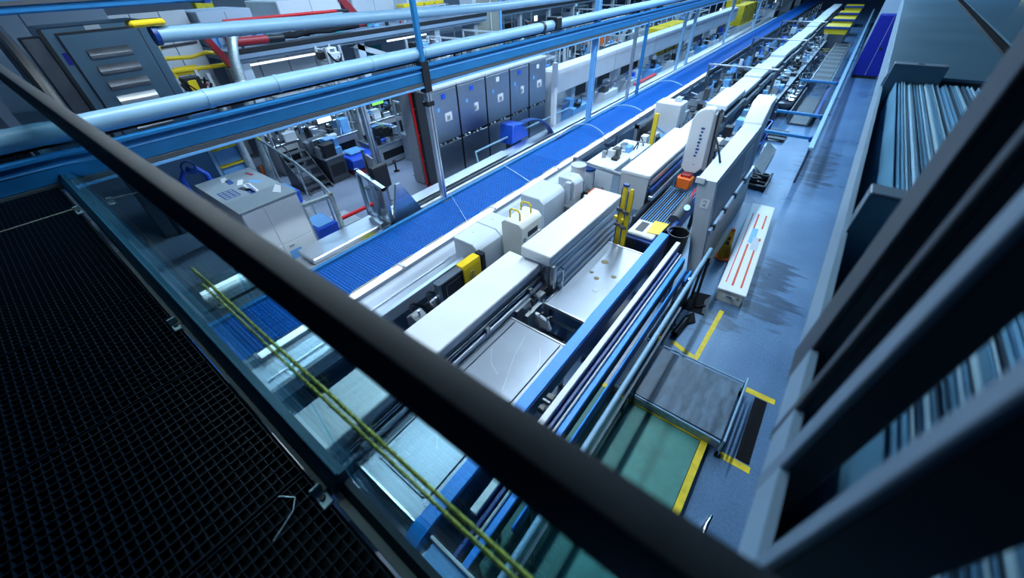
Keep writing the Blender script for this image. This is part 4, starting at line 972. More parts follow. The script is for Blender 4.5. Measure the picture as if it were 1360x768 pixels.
# white sticker cabinet
wc = thing('sticker_cabinet', 'big white cabinet with grey top covered in blue stickers and scribbles', 'cabinet', (-8.4, 2.2, 0))
part('body', wc, 'white_paint', box(-9.45, -7.46, 1.66, 2.70, .05, 1.84, .012)); part('top', wc, 'cabinet_top', box(-9.47, -7.44, 1.64, 2.72, 1.84, 1.875, .008))
for y0, y1 in ((1.67, 2.04), (2.05, 2.69)):
    for z0, z1 in ((1.0, 1.82), (.08, .99)):
        d_ = part('door', wc, 'white_paint', box(-7.46, -7.445, y0 + .004, y1 - .004, z0 + .004, z1 - .004, .003))
        if z0 < .5: part('handle', d_, 'mid_grey', box(-7.445, -7.43, y0 + .1, y0 + .2, z1 - .10, z1 - .075, .003)); part('note', d_, 'light_blue', box(-7.445, -7.4435, y0 + .06, y0 + .3, .60, .80))
rr = random.Random(4)
for k in range(6):
    part('sticker', wc, ('paper', 'ink_blue', 'paper', 'light_blue', 'ink_dark', 'ink_blue')[k], shift(rotz(box(-.14, .14, -.05, .05, 0, .002), rr.uniform(-.5, .5)), -9.2 + k * .2, 2.3 + rr.uniform(-.25, .25), 1.876))
lp = part('long_sticker', wc, 'paper', rotz(box(-8.62, -8.08, 2.20, 2.32, 1.876, 1.878), -.1, (-8.3, 2.26, 0)))
for k in range(6): part('print_mark', lp, 'ink_blue', rotz(box(-8.58 + k * .08, -8.53 + k * .08, 2.23, 2.29, 1.878, 1.8795), -.1, (-8.3, 2.26, 0)))
gr = part('grid_print', wc, 'ink_blue', *[box(-8.62 + k * .1, -8.615 + k * .1 + .02, 1.74, 2.0, 1.876, 1.8775) for k in range(5)], *[box(-8.62, -8.20, 1.74 + k * .085, 1.76 + k * .085, 1.876, 1.8775) for k in range(4)])
part('red_sticker', wc, 'dark_red', rotz(box(-9.2, -8.95, 2.52, 2.58, 1.876, 1.8775), .15, (-9.1, 2.55, 0)))
part('painted_glare', wc, 'paper', prism([(-8.1, 2.62), (-7.95, 2.66), (-7.62, 2.5), (-7.8, 2.42)], 'z', 1.876, 1.8772))  # white patch paints a glare onto the grey cabinet top

# tall stainless enclosure with louvred door, upper left
te = thing('stainless_enclosure', 'tall stainless enclosure with louvred door in the upper left corner', 'enclosure', (-12.5, 2.1, 0))
part('body', te, 'steel_blue_cast', box(-13.2, -12.03, 1.28, 2.92, 0, 4.42, .02))
d_ = part('door', te, 'steel_blue_cast', box(-12.03, -11.98, 1.46, 2.72, 2.2, 4.30, .012)); 
part('door', te, 'steel_blue_cast', box(-12.03, -11.98, 1.46, 2.72, .15, 2.16, .012))
part('door_seal', d_, 'black_plastic', box(-12.029, -12.0, 1.44, 2.74, 2.17, 4.33))
for k in range(6): part('louvre', d_, 'steel_dark' if k not in (3,) else 'steel_bright', prism([(-11.98, 4.04 - k * .28), (-11.92, 3.94 - k * .28), (-11.92, 3.87 - k * .28), (-11.98, 3.87 - k * .28)], 'y', 1.72, 2.42, .006))
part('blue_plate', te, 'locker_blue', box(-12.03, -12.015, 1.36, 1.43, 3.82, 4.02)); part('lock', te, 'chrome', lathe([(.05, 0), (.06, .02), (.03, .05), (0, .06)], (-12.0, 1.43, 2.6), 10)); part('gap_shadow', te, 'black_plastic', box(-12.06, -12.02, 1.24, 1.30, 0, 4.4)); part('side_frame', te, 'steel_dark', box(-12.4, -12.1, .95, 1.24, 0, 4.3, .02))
part('paper_note', te, 'pale_grey', box(-12.03, -12.02, 1.92, 2.16, 4.335, 4.405))
up = thing('wall_cladding', 'blue-grey sheet cladding above the stainless enclosure', 'cladding', (-14, 2, 3.6))
for k in range(3): part('panel', up, 'wall_grey', box(-15.0, -14.9, -1.6 + k * 1.52, -.11 + k * 1.52, 3.4, 5.2, .01))
part('post', up, 'wall_grey', box(-15.2, -15, 0, .2, 0, 5.2)); part('post', up, 'wall_grey', box(-15.2, -15, 2.7, 2.9, 0, 5.2))
ld = thing('blue_ladder_frame', 'blue panel with yellow rungs between pale posts beside the enclosure', 'ladder', (-11, 2.8, 0))
part('back_panel', ld, 'light_blue', box(-11.05, -11.0, 2.6, 3.1, 0, 2.75)); part('post', ld, 'pipe_white', box(-11.0, -10.92, 2.48, 2.56, 0, 2.9, .01)); part('post', ld, 'galvanised', cyl((-10.96, 3.16, 0), (-10.96, 3.16, 2.9), .07, 12))
for z in (1.55, 1.95, 1.15): part('rung', ld, 'tape_yellow', box(-10.99, -10.9, 2.56, 3.10, z, z + .05, .008))
bv = thing('blue_valve', 'blue pipe valve with wheel low beside the enclosure', 'valve', (-10.9, 1.9, 0))
part('pipe', bv, 'tote_blue', tube([(-10.9, 1.75, 0), (-10.9, 1.75, 1.6), (-10.85, 1.85, 1.75), (-10.8, 2.1, 1.75), (-10.75, 2.2, 1.6), (-10.75, 2.2, 0)], .06, 10)); part('wheel', bv, 'rail_navy', tube([(-10.72, 1.95 + .13 * math.cos(t * .5236), 1.85 + .13 * math.sin(t * .5236)) for t in range(13)], .02, 6)); part('flange', bv, 'rail_navy', cyl((-10.82, 1.97, 1.70), (-10.82, 2.03, 1.80), .11, 12))

# ---------------- overhead pipes and beams
ov = thing('overhead_beam', 'blue overhead beam under a pale pipe running above the belt', 'beam', (-6.2, 10, 3.4))
part('web', ov, 'beam_blue', box(-6.20, -6.12, -2.0, 60, 3.42, 3.66, .01)); part('top_flange', ov, 'beam_blue', box(-6.24, -6.08, -2, 60, 3.66, 3.69)); part('lower_flange', ov, 'dark_grey', box(-6.22, -6.10, -2, 60, 3.36, 3.42)); part('bottom_edge', ov, 'light_blue', box(-6.23, -6.09, -2, 60, 3.33, 3.36)); part('bright_line', ov, 'light_blue', box(-6.121, -6.112, -2, 60, 3.575, 3.59))
pp = thing('overhead_pipe', 'thick pale overhead pipe crossing the upper left of the view', 'pipe', (-6.25, 10, 3.8))
part('pipe', pp, 'pipe_white', cyl((-6.25, -2, 3.86), (-6.25, 60, 3.86), .105, 20))
for y in (1.7, 2.6, 4.2, 5.35): part('joint_ring', pp, 'pipe_white', cyl((-6.25, y, 3.86), (-6.25, y + .05, 3.86), .112, 20))
part('black_clamp', pp, 'black_plastic', cyl((-6.25, 9.2, 3.86), (-6.25, 9.28, 3.86), .125, 16)); part('black_clamp', pp, 'black_plastic', box(-6.42, -6.1, 9.7, 9.95, 3.78, 4.02, .02)); part('cable_run', pp, 'black_rubber', tube([(-6.33, -1, 3.74), (-6.34, 5, 3.74), (-6.33, 20, 3.74)], .03, 6))
pq = thing('upper_pipe', 'second pale pipe running higher along the top of the view', 'pipe', (-7.5, 10, 4.2)); part('pipe', pq, 'pipe_white', cyl((-7.5, 1.88, 4.46), (-7.5, 9, 4.26), .095, 20), cyl((-7.5, 9, 4.26), (-7.5, 60, 4.0), .095, 20)); part('end_flange', pq, 'rail_navy', cyl((-7.5, 1.82, 4.46), (-7.5, 1.88, 4.46), .12, 16)); part('yellow_end', pq, 'yellow', box(-7.62, -7.38, 1.62, 2.02, 4.56, 4.64, .03))
pr = thing('ceiling_duct', 'dark blue duct along the very top left of the view', 'duct', (-7.6, 1, 4.75)); part('duct', pr, 'beam_blue', box(-8.1, -7.3, -3, 3.1, 4.78, 5.3, .02)); part('joint', pr, 'rail_navy', box(-8.12, -7.28, 2.55, 2.62, 4.76, 5.32)); part('rib', pr, 'dark_grey', box(-7.298, -7.28, -3, 3.1, 4.86, 4.90)); part('narrow_duct', pr, 'light_blue', box(-8.0, -7.4, 3.1, 30, 4.80, 4.95))

def post(x, y, z0, z1, w, lbl, m='steel', foot=True, slot=True):
    t = thing('steel_post', lbl, 'post', (x, y, z0), 'posts along the belt')
    part('profile', t, m, box(x - w, x + w, y - w, y + w, z0, z1, .006))
    if slot: part('slot', t, 'steel_dark', box(x + w, x + w + .003, y - .012, y + .012, z0, z1))
    if foot: part('base_plate', t, 'dark_grey', box(x - w * 2, x + w * 2, y - w * 2, y + w * 2, z0, z0 + .015))
    return t
p_ = post(-6.15, 5.22, .99, 3.33, .055, 'steel post standing on the belt frame in front of the grey cabinets', 'steel_bright'); part('black_tie', p_, 'black_plastic', box(-6.23, -6.07, 5.14, 5.30, 3.0, 3.08), box(-6.23, -6.07, 5.14, 5.30, 3.25, 3.75)); part('blue_hanger', p_, 'beam_blue', box(-6.19, -6.11, 5.19, 5.27, 3.7, 5.6))
post(-9.0, 5.52, 0, 2.95, .06, 'steel post left of the dark grey cabinet side', 'steel_bright'); post(-9.6, 7.2, 0, 2.7, .05, 'slim steel post just behind the dark grey cabinet corner')
post(-6.34, 12.3, .1, 4.3, .075, 'thick blue-steel post past the white post by the belt', 'light_blue'); post(-6.15, 14.9, .9, 3.5, .05, 'left one of two close posts further along the belt', 'steel_bright'); post(-6.12, 15.75, .9, 3.5, .05, 'right one of two close posts further along the belt', 'beam_blue'); post(-7.05, 11.2, .05, 2.75, .07, 'clean white post in front of the white box beam', 'white_paint', slot=False)
for i, y in enumerate((21.5, 23, 30, 38)): post(-6.6, y, 0, 3.6, .06, f'{ORD[i]} slim pale post far along the belt, counted away from the pair of close posts', 'pipe_white')

# ---------------- stainless cabinets
sp = [7.0, 8.02, 9.22, 10.38, 11.42, 12.45]
names = ('first grey stainless cabinet, next to the red pipe', 'second grey stainless cabinet with a pale sticker', 'third grey stainless cabinet with two small labels', 'fourth grey stainless cabinet with a blue padlock tag', 'fifth grey stainless cabinet, next to the white post')
for i in range(5):
    y0, y1 = sp[i], sp[i + 1]
    t = thing('steel_cabinet', names[i] , 'cabinet', (-8.7, (y0 + y1) / 2, 0), 'grey stainless cabinets')
    part('body', t, 'steel_brushed', box(-9.3, -8.22, y0 + .012, y1 - .012, .1, 2.62, .012)); part('plinth', t, 'black_plastic', box(-9.25, -8.26, y0 + .02, y1 - .02, 0, .1))
    d_ = part('upper_door', t, 'steel_brushed', box(-8.22, -8.195, y0 + .03, y1 - .03, 1.30, 2.58, .006)); d2 = part('lower_door', t, 'steel_brushed', box(-8.22, -8.195, y0 + .03, y1 - .03, .14, 1.22, .006))
    part('gap', t, 'black_plastic', box(-8.218, -8.200, y0 + .03, y1 - .03, 1.22, 1.30)); part('side_gap', t, 'black_plastic', box(-8.22, -8.193, y0 - .002, y0 + .03, .14, 2.60)); part('top_cover', t, 'pale_grey', box(-9.32, -8.18, y0 + .01, y1 - .01, 2.62, 2.68, .01))
    ym = (y0 + y1) / 2
    part('label', d_, 'paper', box(-8.195, -8.193, ym - .05 + .1 * (i % 2), ym + .22, 1.80, 2.02)); part('label_print', d_, 'mid_grey', box(-8.193, -8.1915, ym + .02, ym + .14, 1.83, 1.94)); part('tag', d_, 'tote_blue' if i in (0, 1, 3) else 'paper', box(-8.195, -8.18, ym - .1, ym + .05, 2.38, 2.50, .004)); part('small_label', d_, 'light_blue', box(-8.195, -8.193, ym - .3, ym - .2, 2.1, 2.2))
    for k in range(5): part('terminal', t, ('galvanised', 'steel_bright', 'ink_dark')[k % 3], box(-8.205, -8.17, y0 + .1 + k * .17, y0 + .19 + k * .17, 1.235, 1.285, .004))
dg = thing('dark_cabinet_side', 'dark grey end panels of the cabinet row, left of the first door', 'cabinet', (-8.8, 6.9, 0))
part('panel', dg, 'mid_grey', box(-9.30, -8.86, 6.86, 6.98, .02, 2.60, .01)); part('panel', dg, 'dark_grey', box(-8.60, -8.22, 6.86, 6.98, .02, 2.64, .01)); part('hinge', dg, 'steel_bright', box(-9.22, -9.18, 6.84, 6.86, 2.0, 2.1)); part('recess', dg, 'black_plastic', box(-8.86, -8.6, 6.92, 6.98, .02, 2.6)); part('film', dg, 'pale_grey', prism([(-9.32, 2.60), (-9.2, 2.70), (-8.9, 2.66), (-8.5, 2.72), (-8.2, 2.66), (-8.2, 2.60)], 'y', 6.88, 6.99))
rp = thing('red_standpipe', 'thin bright red standpipe running down the dark grey cabinet side', 'pipe', (-8.72, 6.84, 0)); part('pipe', rp, 'red', tube([(-8.74, 6.83, 2.80), (-8.72, 6.83, 1.6), (-8.70, 6.83, 0)], .032, 10)); part('valve', rp, 'red', lathe([(.02, -.05), (.07, 0), (.07, .05), (0, .08)], (-8.74, 6.83, 2.82), 10))
for z in (.8, 1.5, 2.2): part('clip', rp, 'steel_bright', box(-8.78, -8.66, 6.84, 6.86, z, z + .03))
bh = thing('blue_hose_cover', 'blue sleeve with black hoses draped over the bench by the fourth cabinet', 'hose', (-7.2, 10.4, 0))
part('sleeve', bh, 'tote_blue', prism([(9.0, .9), (9.1, 1.45), (9.6, 1.40), (9.9, .95)], 'x', -7.6, -7.1, .02)); part('stand', bh, 'steel_dark', box(-7.5, -7.2, 9.2, 9.6, 0, .95))
for k in range(4): part('hose', bh, 'ink_blue', tube(arc((-7.3 + .06 * k, 9.5, 1.35), (-7.0 + .06 * k, 10.2, 1.65), (-6.8 + .05 * k, 10.6, .9), 10), .025, 8))

# ---------------- white box beam and things under it
wb = thing('white_box_beam', 'long white box beam on pale supports left of the belt', 'beam', (-8.2, 22, 0))
part('beam', wb, 'white_paint', box(-8.55, -7.98, 12.75, 38, 1.42, 2.20, .015)); part('end_cap', wb, 'white_paint', box(-8.5, -8.0, 12.66, 12.74, .1, 2.16, .01))
for y in (17.5, 22, 27, 32): part('seam', wb, 'mid_grey', box(-7.98, -7.976, y, y + .02, 1.43, 2.19))
for y in (14.2, 18, 22.5, 27, 32): part('support', wb, 'pale_grey', box(-8.4, -8.15, y, y + .3, 0, 1.42))
part('under_rail', wb, 'steel', cyl((-7.8, 12.9, 1.05), (-7.8, 38, 1.05), .04, 8))
for i in range(9):
    y = 13.4 + i * 2.6
    t = thing('under_beam_unit', f'{ORD[i]} small machine unit under the white box beam, counted from its near end', 'machine', (-7.9, y, 0), 'units under the white box beam')
    part('cabinet', t, ('light_blue', 'white_paint', 'pale_grey')[i % 3], box(-8.1, -7.55, y, y + 1.2, 0, .85, .02)); mini_parts(t, -8.0, -7.6, y + .1, y + 1.1, .85, 1.3, 9, random.Random(300 + i), ('black_plastic', 'dark_grey', 'steel', 'light_blue', 'white_paint', 'tote_blue'))
rdp = solo('red_bar', 'red bar lying on the bench far along the belt', 'bar', 'red', box(-7.0, -6.85, 17.5, 19.8, .96, 1.02, .01))

# ---------------- assembly machines in the left bay
def bay_machine(lbl, x, y, w, d, z, seed, scr=None, pal=None, n=16, frame=True, cat='machine', name='assembly_machine', top='pale_grey', h=1.0):
    rr = random.Random(seed)
    t = thing(name, lbl, cat, (x, y, 0), 'machines in the left bays')
    part('base', t, top, box(x - w, x + w, y - d, y + d, .0, z - .06, .02)); part('table', t, 'steel', box(x - w - .05, x + w + .05, y - d - .05, y + d + .05, z - .06, z, .008))
    part('dark_recess', t, 'black_plastic', box(x + w, x + w + .012, y - d * .8, y + d * .8, .2, z - .25))
    if frame:
        for sx in (-1, 1):
            for sy in (-1, 1): part('post', t, 'pale_grey', box(x + sx * w - .03, x + sx * w + .03, y + sy * d - .03, y + sy * d + .03, z, z + h))
        part('top_frame', t, 'pale_grey', box(x - w, x + w, y - d - .03, y - d + .03, z + h - .06, z + h), box(x - w, x + w, y + d - .03, y + d + .03, z + h - .06, z + h), box(x + w - .03, x + w + .03, y - d, y + d, z + h - .06, z + h))
    mini_parts(t, x - w * .85, x + w * .85, y - d * .85, y + d * .85, z, z + .45, n, rr, pal or ('steel', 'white_paint', 'dark_grey', 'steel_bright', 'black_plastic', 'light_blue', 'mid_grey'))
    if scr:
        mo = part('monitor', t, 'dark_grey', box(x + w * .4, x + w * .4 + .06, y - .28, y + .28, z + .35, z + .78, .012)); part('screen', mo, scr, box(x + w * .4 + .06, x + w * .4 + .066, y - .24, y + .24, z + .39, z + .74)); part('stem', mo, 'steel_dark', box(x + w * .4, x + w * .4 + .04, y - .03, y + .03, z, z + .36))
    return t
bay_machine('grey desk machine with a lit white screen behind the steel post', -13.2, 6.4, .8, .75, .95, 41, 'screen_white', frame=False, n=44)
bay_machine('desk machine with a bright green-white screen left of the grey cabinets', -13.4, 8.7, .7, .8, .95, 42, 'screen_green', n=40)
bay_machine('desk machine with pale blue screen close to the dark cabinet side', -12.4, 10.0, .7, .7, 1.0, 43, 'screen_white', n=34)
bay_machine('open wiring bench crowded with cables near the stair handrail', -13.6, 5.1, .42, .36, 1.0, 44, None, ('black_plastic', 'steel', 'dark_grey', 'steel_bright', 'white_paint'), n=60)
bay_machine('bench of blue and steel fittings behind the blue tote', -11.6, 7.6, .5, .6, .7, 45, None, ('steel', 'light_blue', 'tote_blue', 'black_plastic', 'steel_bright'), n=40, frame=False)
bay_machine('dark conveyor table crossing below the lit desk machine', -11.9, 5.6, .55, .30, .8, 46, None, ('black_plastic', 'steel', 'mid_grey', 'light_blue'), n=40, frame=False, top='dark_grey')
bay_machine('open framed bench of steel fittings beside the dark cabinet side', -10.6, 8.6, .4, .7, .9, 47, None, None, n=34)
bt2 = thing('blue_tote', 'blue wrapped tote on a red base on the bay floor', 'tote', (-11.6, 6.45, 0)); part('base', bt2, 'dark_red', box(-12.05, -11.15, 6.05, 6.85, 0, .16, .02)); part('tub', bt2, 'tote_blue', prism([(-12.0, .16), (-12.08, .5), (-11.9, .58), (-11.3, .58), (-11.12, .5), (-11.2, .16)], 'y', 6.0, 6.9, .03)); part('lid_film', bt2, 'light_blue', box(-11.9, -11.4, 6.15, 6.7, .58, .66, .03))
stp = thing('black_steps', 'small black metal step stand in the left bay', 'steps', (-11.5, 4.7, 0))
for k in range(5): part('tread', stp, 'dark_grey', box(-12.3 + k * .2, -12.05 + k * .2, 4.45, 5.15, .95 - k * .2, .98 - k * .2))
part('side', stp, 'dark_grey', prism([(-12.3, 0), (-12.3, 1.0), (-12.2, 1.0), (-11.15, .0)], 'y', 4.42, 4.45)); part('side', stp, 'dark_grey', prism([(-12.3, 0), (-12.3, 1.0), (-12.2, 1.0), (-11.15, .0)], 'y', 5.15, 5.18)); part('hand_loop', stp, 'steel_dark', tube([(-12.25, 4.43, 1.0), (-12.25, 4.43, 1.5), (-11.6, 4.43, 1.3), (-11.2, 4.43, .4)], .02, 8))
for k, (x, y, lb) in enumerate(((-10.0, 3.35, 'light blue tub on the shelf behind the galvanised frame'), (-8.35, 3.25, 'light blue tub standing low between the galvanised posts'))):
    t = thing('blue_tub', lb, 'tub', (x, y, 0), 'blue tubs'); part('stand', t, 'pale_grey', box(x - .4, x + .4, y - .3, y + .3, 0, .6 - .3 * k, .01)); part('tub', t, 'tote_blue', prism([(x - .3, .6 - .3 * k), (x - .36, .95 - .3 * k), (x + .36, .95 - .3 * k), (x + .3, .6 - .3 * k)], 'y', y - .25, y + .25, .02)); part('content', t, 'light_blue', box(x - .3, x + .3, y - .2, y + .2, .95 - .3 * k, .98 - .3 * k))
c2_ = solo('small_cone', 'small red-orange cone on the bay floor behind the sticker cabinet', 'cone', 'orange', lathe([(.16, 0), (.16, .03), (.10, .04), (.03, .55), (0, .56)], (-13.3, 4.15, 0), 14))
solo('floor_bollard', 'small black bollard standing alone on the bay floor', 'bollard', 'black_plastic', lathe([(.10, 0), (.10, .02), (.03, .03), (.03, .3), (.08, .32), (.03, .38), (0, .4)], (-10.45, 7.05, 0), 12))
gb2 = thing('grey_bin', 'dark grey bin on the bay floor behind the hinged guard', 'bin', (-8.4, 5.0, 0)); part('tub', gb2, 'mid_grey', prism([(-8.65, 0), (-8.7, .75), (-8.25, .75), (-8.3, 0)], 'y', 4.8, 5.2, .02)); part('lid', gb2, 'dark_grey', box(-8.72, -8.23, 4.78, 5.22, .75, .80, .01))
fd = thing('flat_carton', 'flat pale carton on the floor near the galvanised frame', 'carton', (-9.0, 4.1, 0)); part('board', fd, 'pale_grey', box(-9.4, -8.6, 3.8, 4.4, .04, .10, .01)); part('dark_side', fd, 'black_plastic', box(-8.6, -8.58, 3.8, 4.35, .0, .1)); part('feet', fd, 'dark_grey', box(-9.3, -8.7, 3.9, 4.3, 0, .04))

# ---------------- mezzanine and far left bay
mz = thing('mezzanine', 'grey mezzanine deck with black edge across the far left bay', 'mezzanine', (-17, 9, 0))
part('deck', mz, 'wall_grey', box(-24, -14.1, 5.1, 16.2, 3.12, 3.38)); part('black_edge', mz, 'black_plastic', box(-14.1, -14.0, 5.1, 16.2, 3.34, 3.46, .01)); part('fascia', mz, 'wall_grey', box(-14.1, -14.02, 5.1, 16.2, 3.20, 3.33, .01)); part('light_strip', mz, 'tube_glow', cyl((-14.3, 5.2, 3.0), (-14.3, 7.9, 3.0), .03, 8)); part('light_strip', mz, 'tube_glow', cyl((-14.3, 10.6, 3.0), (-14.3, 12.6, 3.0), .03, 8))
for y in (5.12, 9.2, 13.0): part('column', mz, 'wall_white', box(-14.5, -14.2, y, y + .3, 0, 3.12, .01))
part('bay_wall', mz, 'white_paint', *[box(-15.6, -15.5, 5.2 + k * 1.0, 6.17 + k * 1.0, 0, 3.12, .008) for k in range(4)]); part('back_wall', mz, 'wall_white', box(-18.2, -18.1, 3.2, 16.2, 0, 3.12)); 
for y in (11.8,): part('window', mz, 'teal', box(-18.1, -18.08, y, y + 1.2, 1.5, 2.4)); part('wall_seam', mz, 'mid_grey', box(-18.1, -18.09, y - .4, y - .38, 0, 3.1))
part('brace', mz, 'pale_grey', prism([(9.0, 3.0), (9.2, 3.1), (11.4, 2.3), (11.3, 2.15)], 'x', -14.4, -14.2))
rr = random.Random(77)
for k, (x, y, w, d, h, m, lb) in enumerate(((-17, 6.0, 1.0, .8, .9, 'wall_white', 'white tank-like housing on the mezzanine beside the yellow guardrail'), (-17.2, 8.9, 1.2, 1.2, 1.0, 'white_paint', 'wide white machine on the mezzanine behind the red pipes'), (-17.0, 11.6, 1.0, 1.0, .9, 'pale_grey', 'grey machine on the mezzanine beside the slanted red duct'), (-17.2, 14.6, 1.0, 1.1, 1.1, 'white_paint', 'white machine at the far end of the mezzanine'))):
    t = thing('mezzanine_unit', lb, 'machine', (x, y, 3.38), 'units on the mezzanine'); part('shell', t, m, box(x - w, x + w, y - d, y + d, 3.38, 3.38 + h, .03)); mini_parts(t, x + w, x + w + .8, y - d, y + d, 3.38, 3.38 + .5, 14, random.Random(500 + k), ('steel', 'white_paint', 'light_blue', 'black_plastic', 'dark_red', 'teal'))
    part('door_line', t, 'mid_grey', box(x + w, x + w + .006, y - .01, y + .01, 3.42, 3.34 + h))
yg = thing('yellow_guardrail', 'yellow tube guardrail beside the stainless enclosure in the far bay', 'guardrail', (-14.4, 4.1, 0))
part('tube', yg, 'yellow', tube([(-14.4, 3.62, 4.05), (-14.4, 3.40, 3.55), (-14.4, 3.34, 3.25), (-14.4, 3.50, 3.14), (-14.4, 4.20, 3.12), (-14.4, 4.86, 3.10)], .055, 8)); part('tube', yg, 'yellow', tube([(-14.4, 3.45, 3.45), (-14.4, 4.1, 3.40), (-14.4, 4.5, 3.46), (-14.4, 4.84, 3.38), (-14.4, 4.88, 3.1)], .05, 8)); part('plate', yg, 'yellow', box(-14.46, -14.40, 3.55, 4.1, 3.02, 3.22, .01))
for y in (3.5, 4.86): part('post', yg, 'yellow', cyl((-14.4, y, 0), (-14.4, y, 3.12), .05, 8))
wk = thing('white_kiosk', 'white panelled kiosk wall behind the yellow guardrail', 'kiosk', (-16.4, 4.0, 0))
for k in range(3): part('panel', wk, 'white_paint', box(-16.5, -16.4, 3.0 + k * .7, 3.68 + k * .7, 0, 4.35, .01))
part('black_bar', wk, 'black_plastic', cyl((-16.35, 3.0, 3.5), (-16.35, 5.0, 3.55), .03, 6)); part('black_bar', wk, 'black_plastic', cyl((-16.35, 3.9, 2.6), (-16.35, 3.6, 4.2), .03, 6))
rs = thing('red_slanted_post', 'dark red slanted post between yellow guardrail and grey trunk pipe', 'post', (-14.2, 4.75, 0)); part('post', rs, 'dark_red', prism([(4.45, 3.85), (4.62, 3.88), (4.98, 3.05), (4.82, 3.0)], 'x', -14.2, -14.05, .01)); part('footing', rs, 'dark_grey', box(-14.25, -14.0, 4.7, 5.0, 0, 3.05, .02))
gt = thing('grey_trunk_pipe', 'thick grey trunk pipe bending down beside the yellow guardrail', 'pipe', (-13.2, 4.6, 0)); part('pipe', gt, 'galvanised', tube([(-13.9, 5.3, 3.95), (-13.6, 5.0, 3.75), (-13.3, 4.72, 3.3), (-13.2, 4.62, 2.6), (-13.1, 4.2, 0)], .13, 12)); part('collar', gt, 'steel_bright', lathe([(.15, 0), (.17, .03), (.15, .1)], (-13.22, 4.64, 2.75), 14))
ybp = solo('yellow_pillar', 'yellow pillar rising behind the upper pale pipe near the top left', 'pillar', 'tape_yellow', box(-20.3, -19.9, 6.6, 7.2, 0, 5.2, .02))
for x, y0, y1, z, r, lb in ((-15.6, 5.7, 9.6, 4.02, .05, 'long thin red pipe along the top of the mezzanine wall'), (-14.35, 5.15, 6.25, 3.60, .12, 'short thick red hose section lying on the mezzanine edge')):
    t = thing('red_main', lb, 'pipe', (x, (y0 + y1) / 2, z), 'red pipes'); part('pipe', t, 'red' if r < .1 else 'dark_red', cyl((x, y0, z), (x, y1, z - .03), r, 12)); part('end', t, 'black_plastic', cyl((x, y1, z - .03), (x, y1 + .5, z - .05), r * .9, 12)); part('hanger', t, 'steel_dark', box(x - .03, x + .03, y0 + .3, y0 + .36, 3.38, z - r))
rdd = solo('red_duct', 'slanted red duct standing on the mezzanine near its middle', 'duct', 'dark_red', prism([(10.6, 3.4), (10.0, 4.3), (10.3, 4.35), (11.1, 3.4)], 'x', -16.2, -15.9, .02)); 
bn2 = thing('black_bundle', 'bundle of black cables lying along the mezzanine edge', 'cables', (-14.8, 6.6, 3.46))
for k in range(5): part('cable', bn2, 'black_rubber', tube([(-14.9 + .1 * k, 6.45 + j * .4, 3.52 + .08 * rr.random()) for j in range(9)], .06, 6))
yt = thing('yellow_trays', 'row of yellow trays on a rack at the back of the mezzanine', 'trays', (-15.6, 13.5, 3.4))
for k in range(4): part('tray', yt, 'yellow', box(-15.9, -15.4, 12.6 + k * .6, 13.1 + k * .6, 3.86, 3.98, .02))
part('rack', yt, 'pale_grey', box(-15.9, -15.4, 12.5, 15.0, 3.8, 3.86)); 
for y in (12.5, 14.9): part('rack_leg', yt, 'pale_grey', box(-15.9, -15.4, y, y + .06, 3.38, 3.8))
tc = thing('teal_counter', 'teal topped counter along the far wall above the mezzanine', 'counter', (-21, 13, 3.4)); part('front', tc, 'teal', box(-21.5, -21, 11.5, 19, 3.38, 4.0, .01)); part('top', tc, 'white_paint', box(-21.7, -20.95, 11.5, 19, 4.0, 4.08, .01)); 
for k in range(5): part('teal_box', tc, 'teal', box(-21.5, -21.1, 14 + k * .9, 14.7 + k * .9, 4.08, 4.4, .02))
cp = thing('beige_column', 'broad beige clad column with grey edges behind the overhead pipe', 'column', (-14.6, 16.8, 0)); part('core', cp, 'beige_panel', box(-15.2, -14.5, 16.0, 17.7, 0, 5.6, .02)); part('edge', cp, 'pale_grey', box(-15.25, -14.45, 15.75, 16.0, 0, 5.6, .01)); part('edge', cp, 'light_blue', box(-15.25, -14.45, 17.7, 17.85, 0, 5.6, .01)); part('conduit', cp, 'pale_grey', cyl((-14.46, 17.0, 0), (-14.46, 17.0, 5.6), .04, 8))

def tower(lbl, x, y, w, d, zs, seed, pal=None, m='pale_grey', n=9):
    t = thing('equipment_tower', lbl, 'tower', (x, y, 0), 'equipment towers in the left bay')
    top = zs[-1] + .35
    for sx in (-1, 1):
        for sy in (-1, 1): part('post', t, m, box(x + sx * w - .035, x + sx * w + .035, y + sy * d - .035, y + sy * d + .035, 0, top))
    for i, z in enumerate(zs):
        part('shelf', t, m, box(x - w, x + w, y - d, y + d, z - .05, z, .008))
        mini_parts(t, x - w * .8, x + w * .9, y - d * .9, y + d * .9, z, z + .32, n, random.Random(seed + i), pal or ('steel', 'white_paint', 'dark_grey', 'black_plastic', 'light_blue', 'steel_bright', 'mid_grey'))
    part('cable_loom', t, 'black_rubber', tube(arc((x + w, y - d, top - .1), (x + w + .2, y, top - .7), (x + w, y + d, top - .2), 8), .03, 6))
    return t
tower('tall equipment tower with yellow parts right beside the stainless enclosure', -13.2, 3.45, .40, .35, (1.2, 2.2, 2.85), 31, ('yellow', 'steel', 'light_blue', 'white_paint', 'black_plastic', 'dark_red'), n=12)
tower('tall equipment tower with red and black parts behind the overhead pipe', -13.3, 7.52, .30, .24, (1.9, 2.5, 2.95), 32, ('dark_red', 'black_plastic', 'steel', 'white_paint', 'mid_grey'))
tower('tall equipment tower with blue boxes beside the beige column', -13.2, 11.45, .35, .55, (1.4, 2.2, 2.7), 34, ('light_blue', 'tote_blue', 'steel', 'black_plastic', 'white_paint'), n=14)
tower('tall equipment tower just left of the grey stainless cabinets', -11.9, 11.6, .28, .26, (1.3, 2.0, 2.5), 35, n=10)
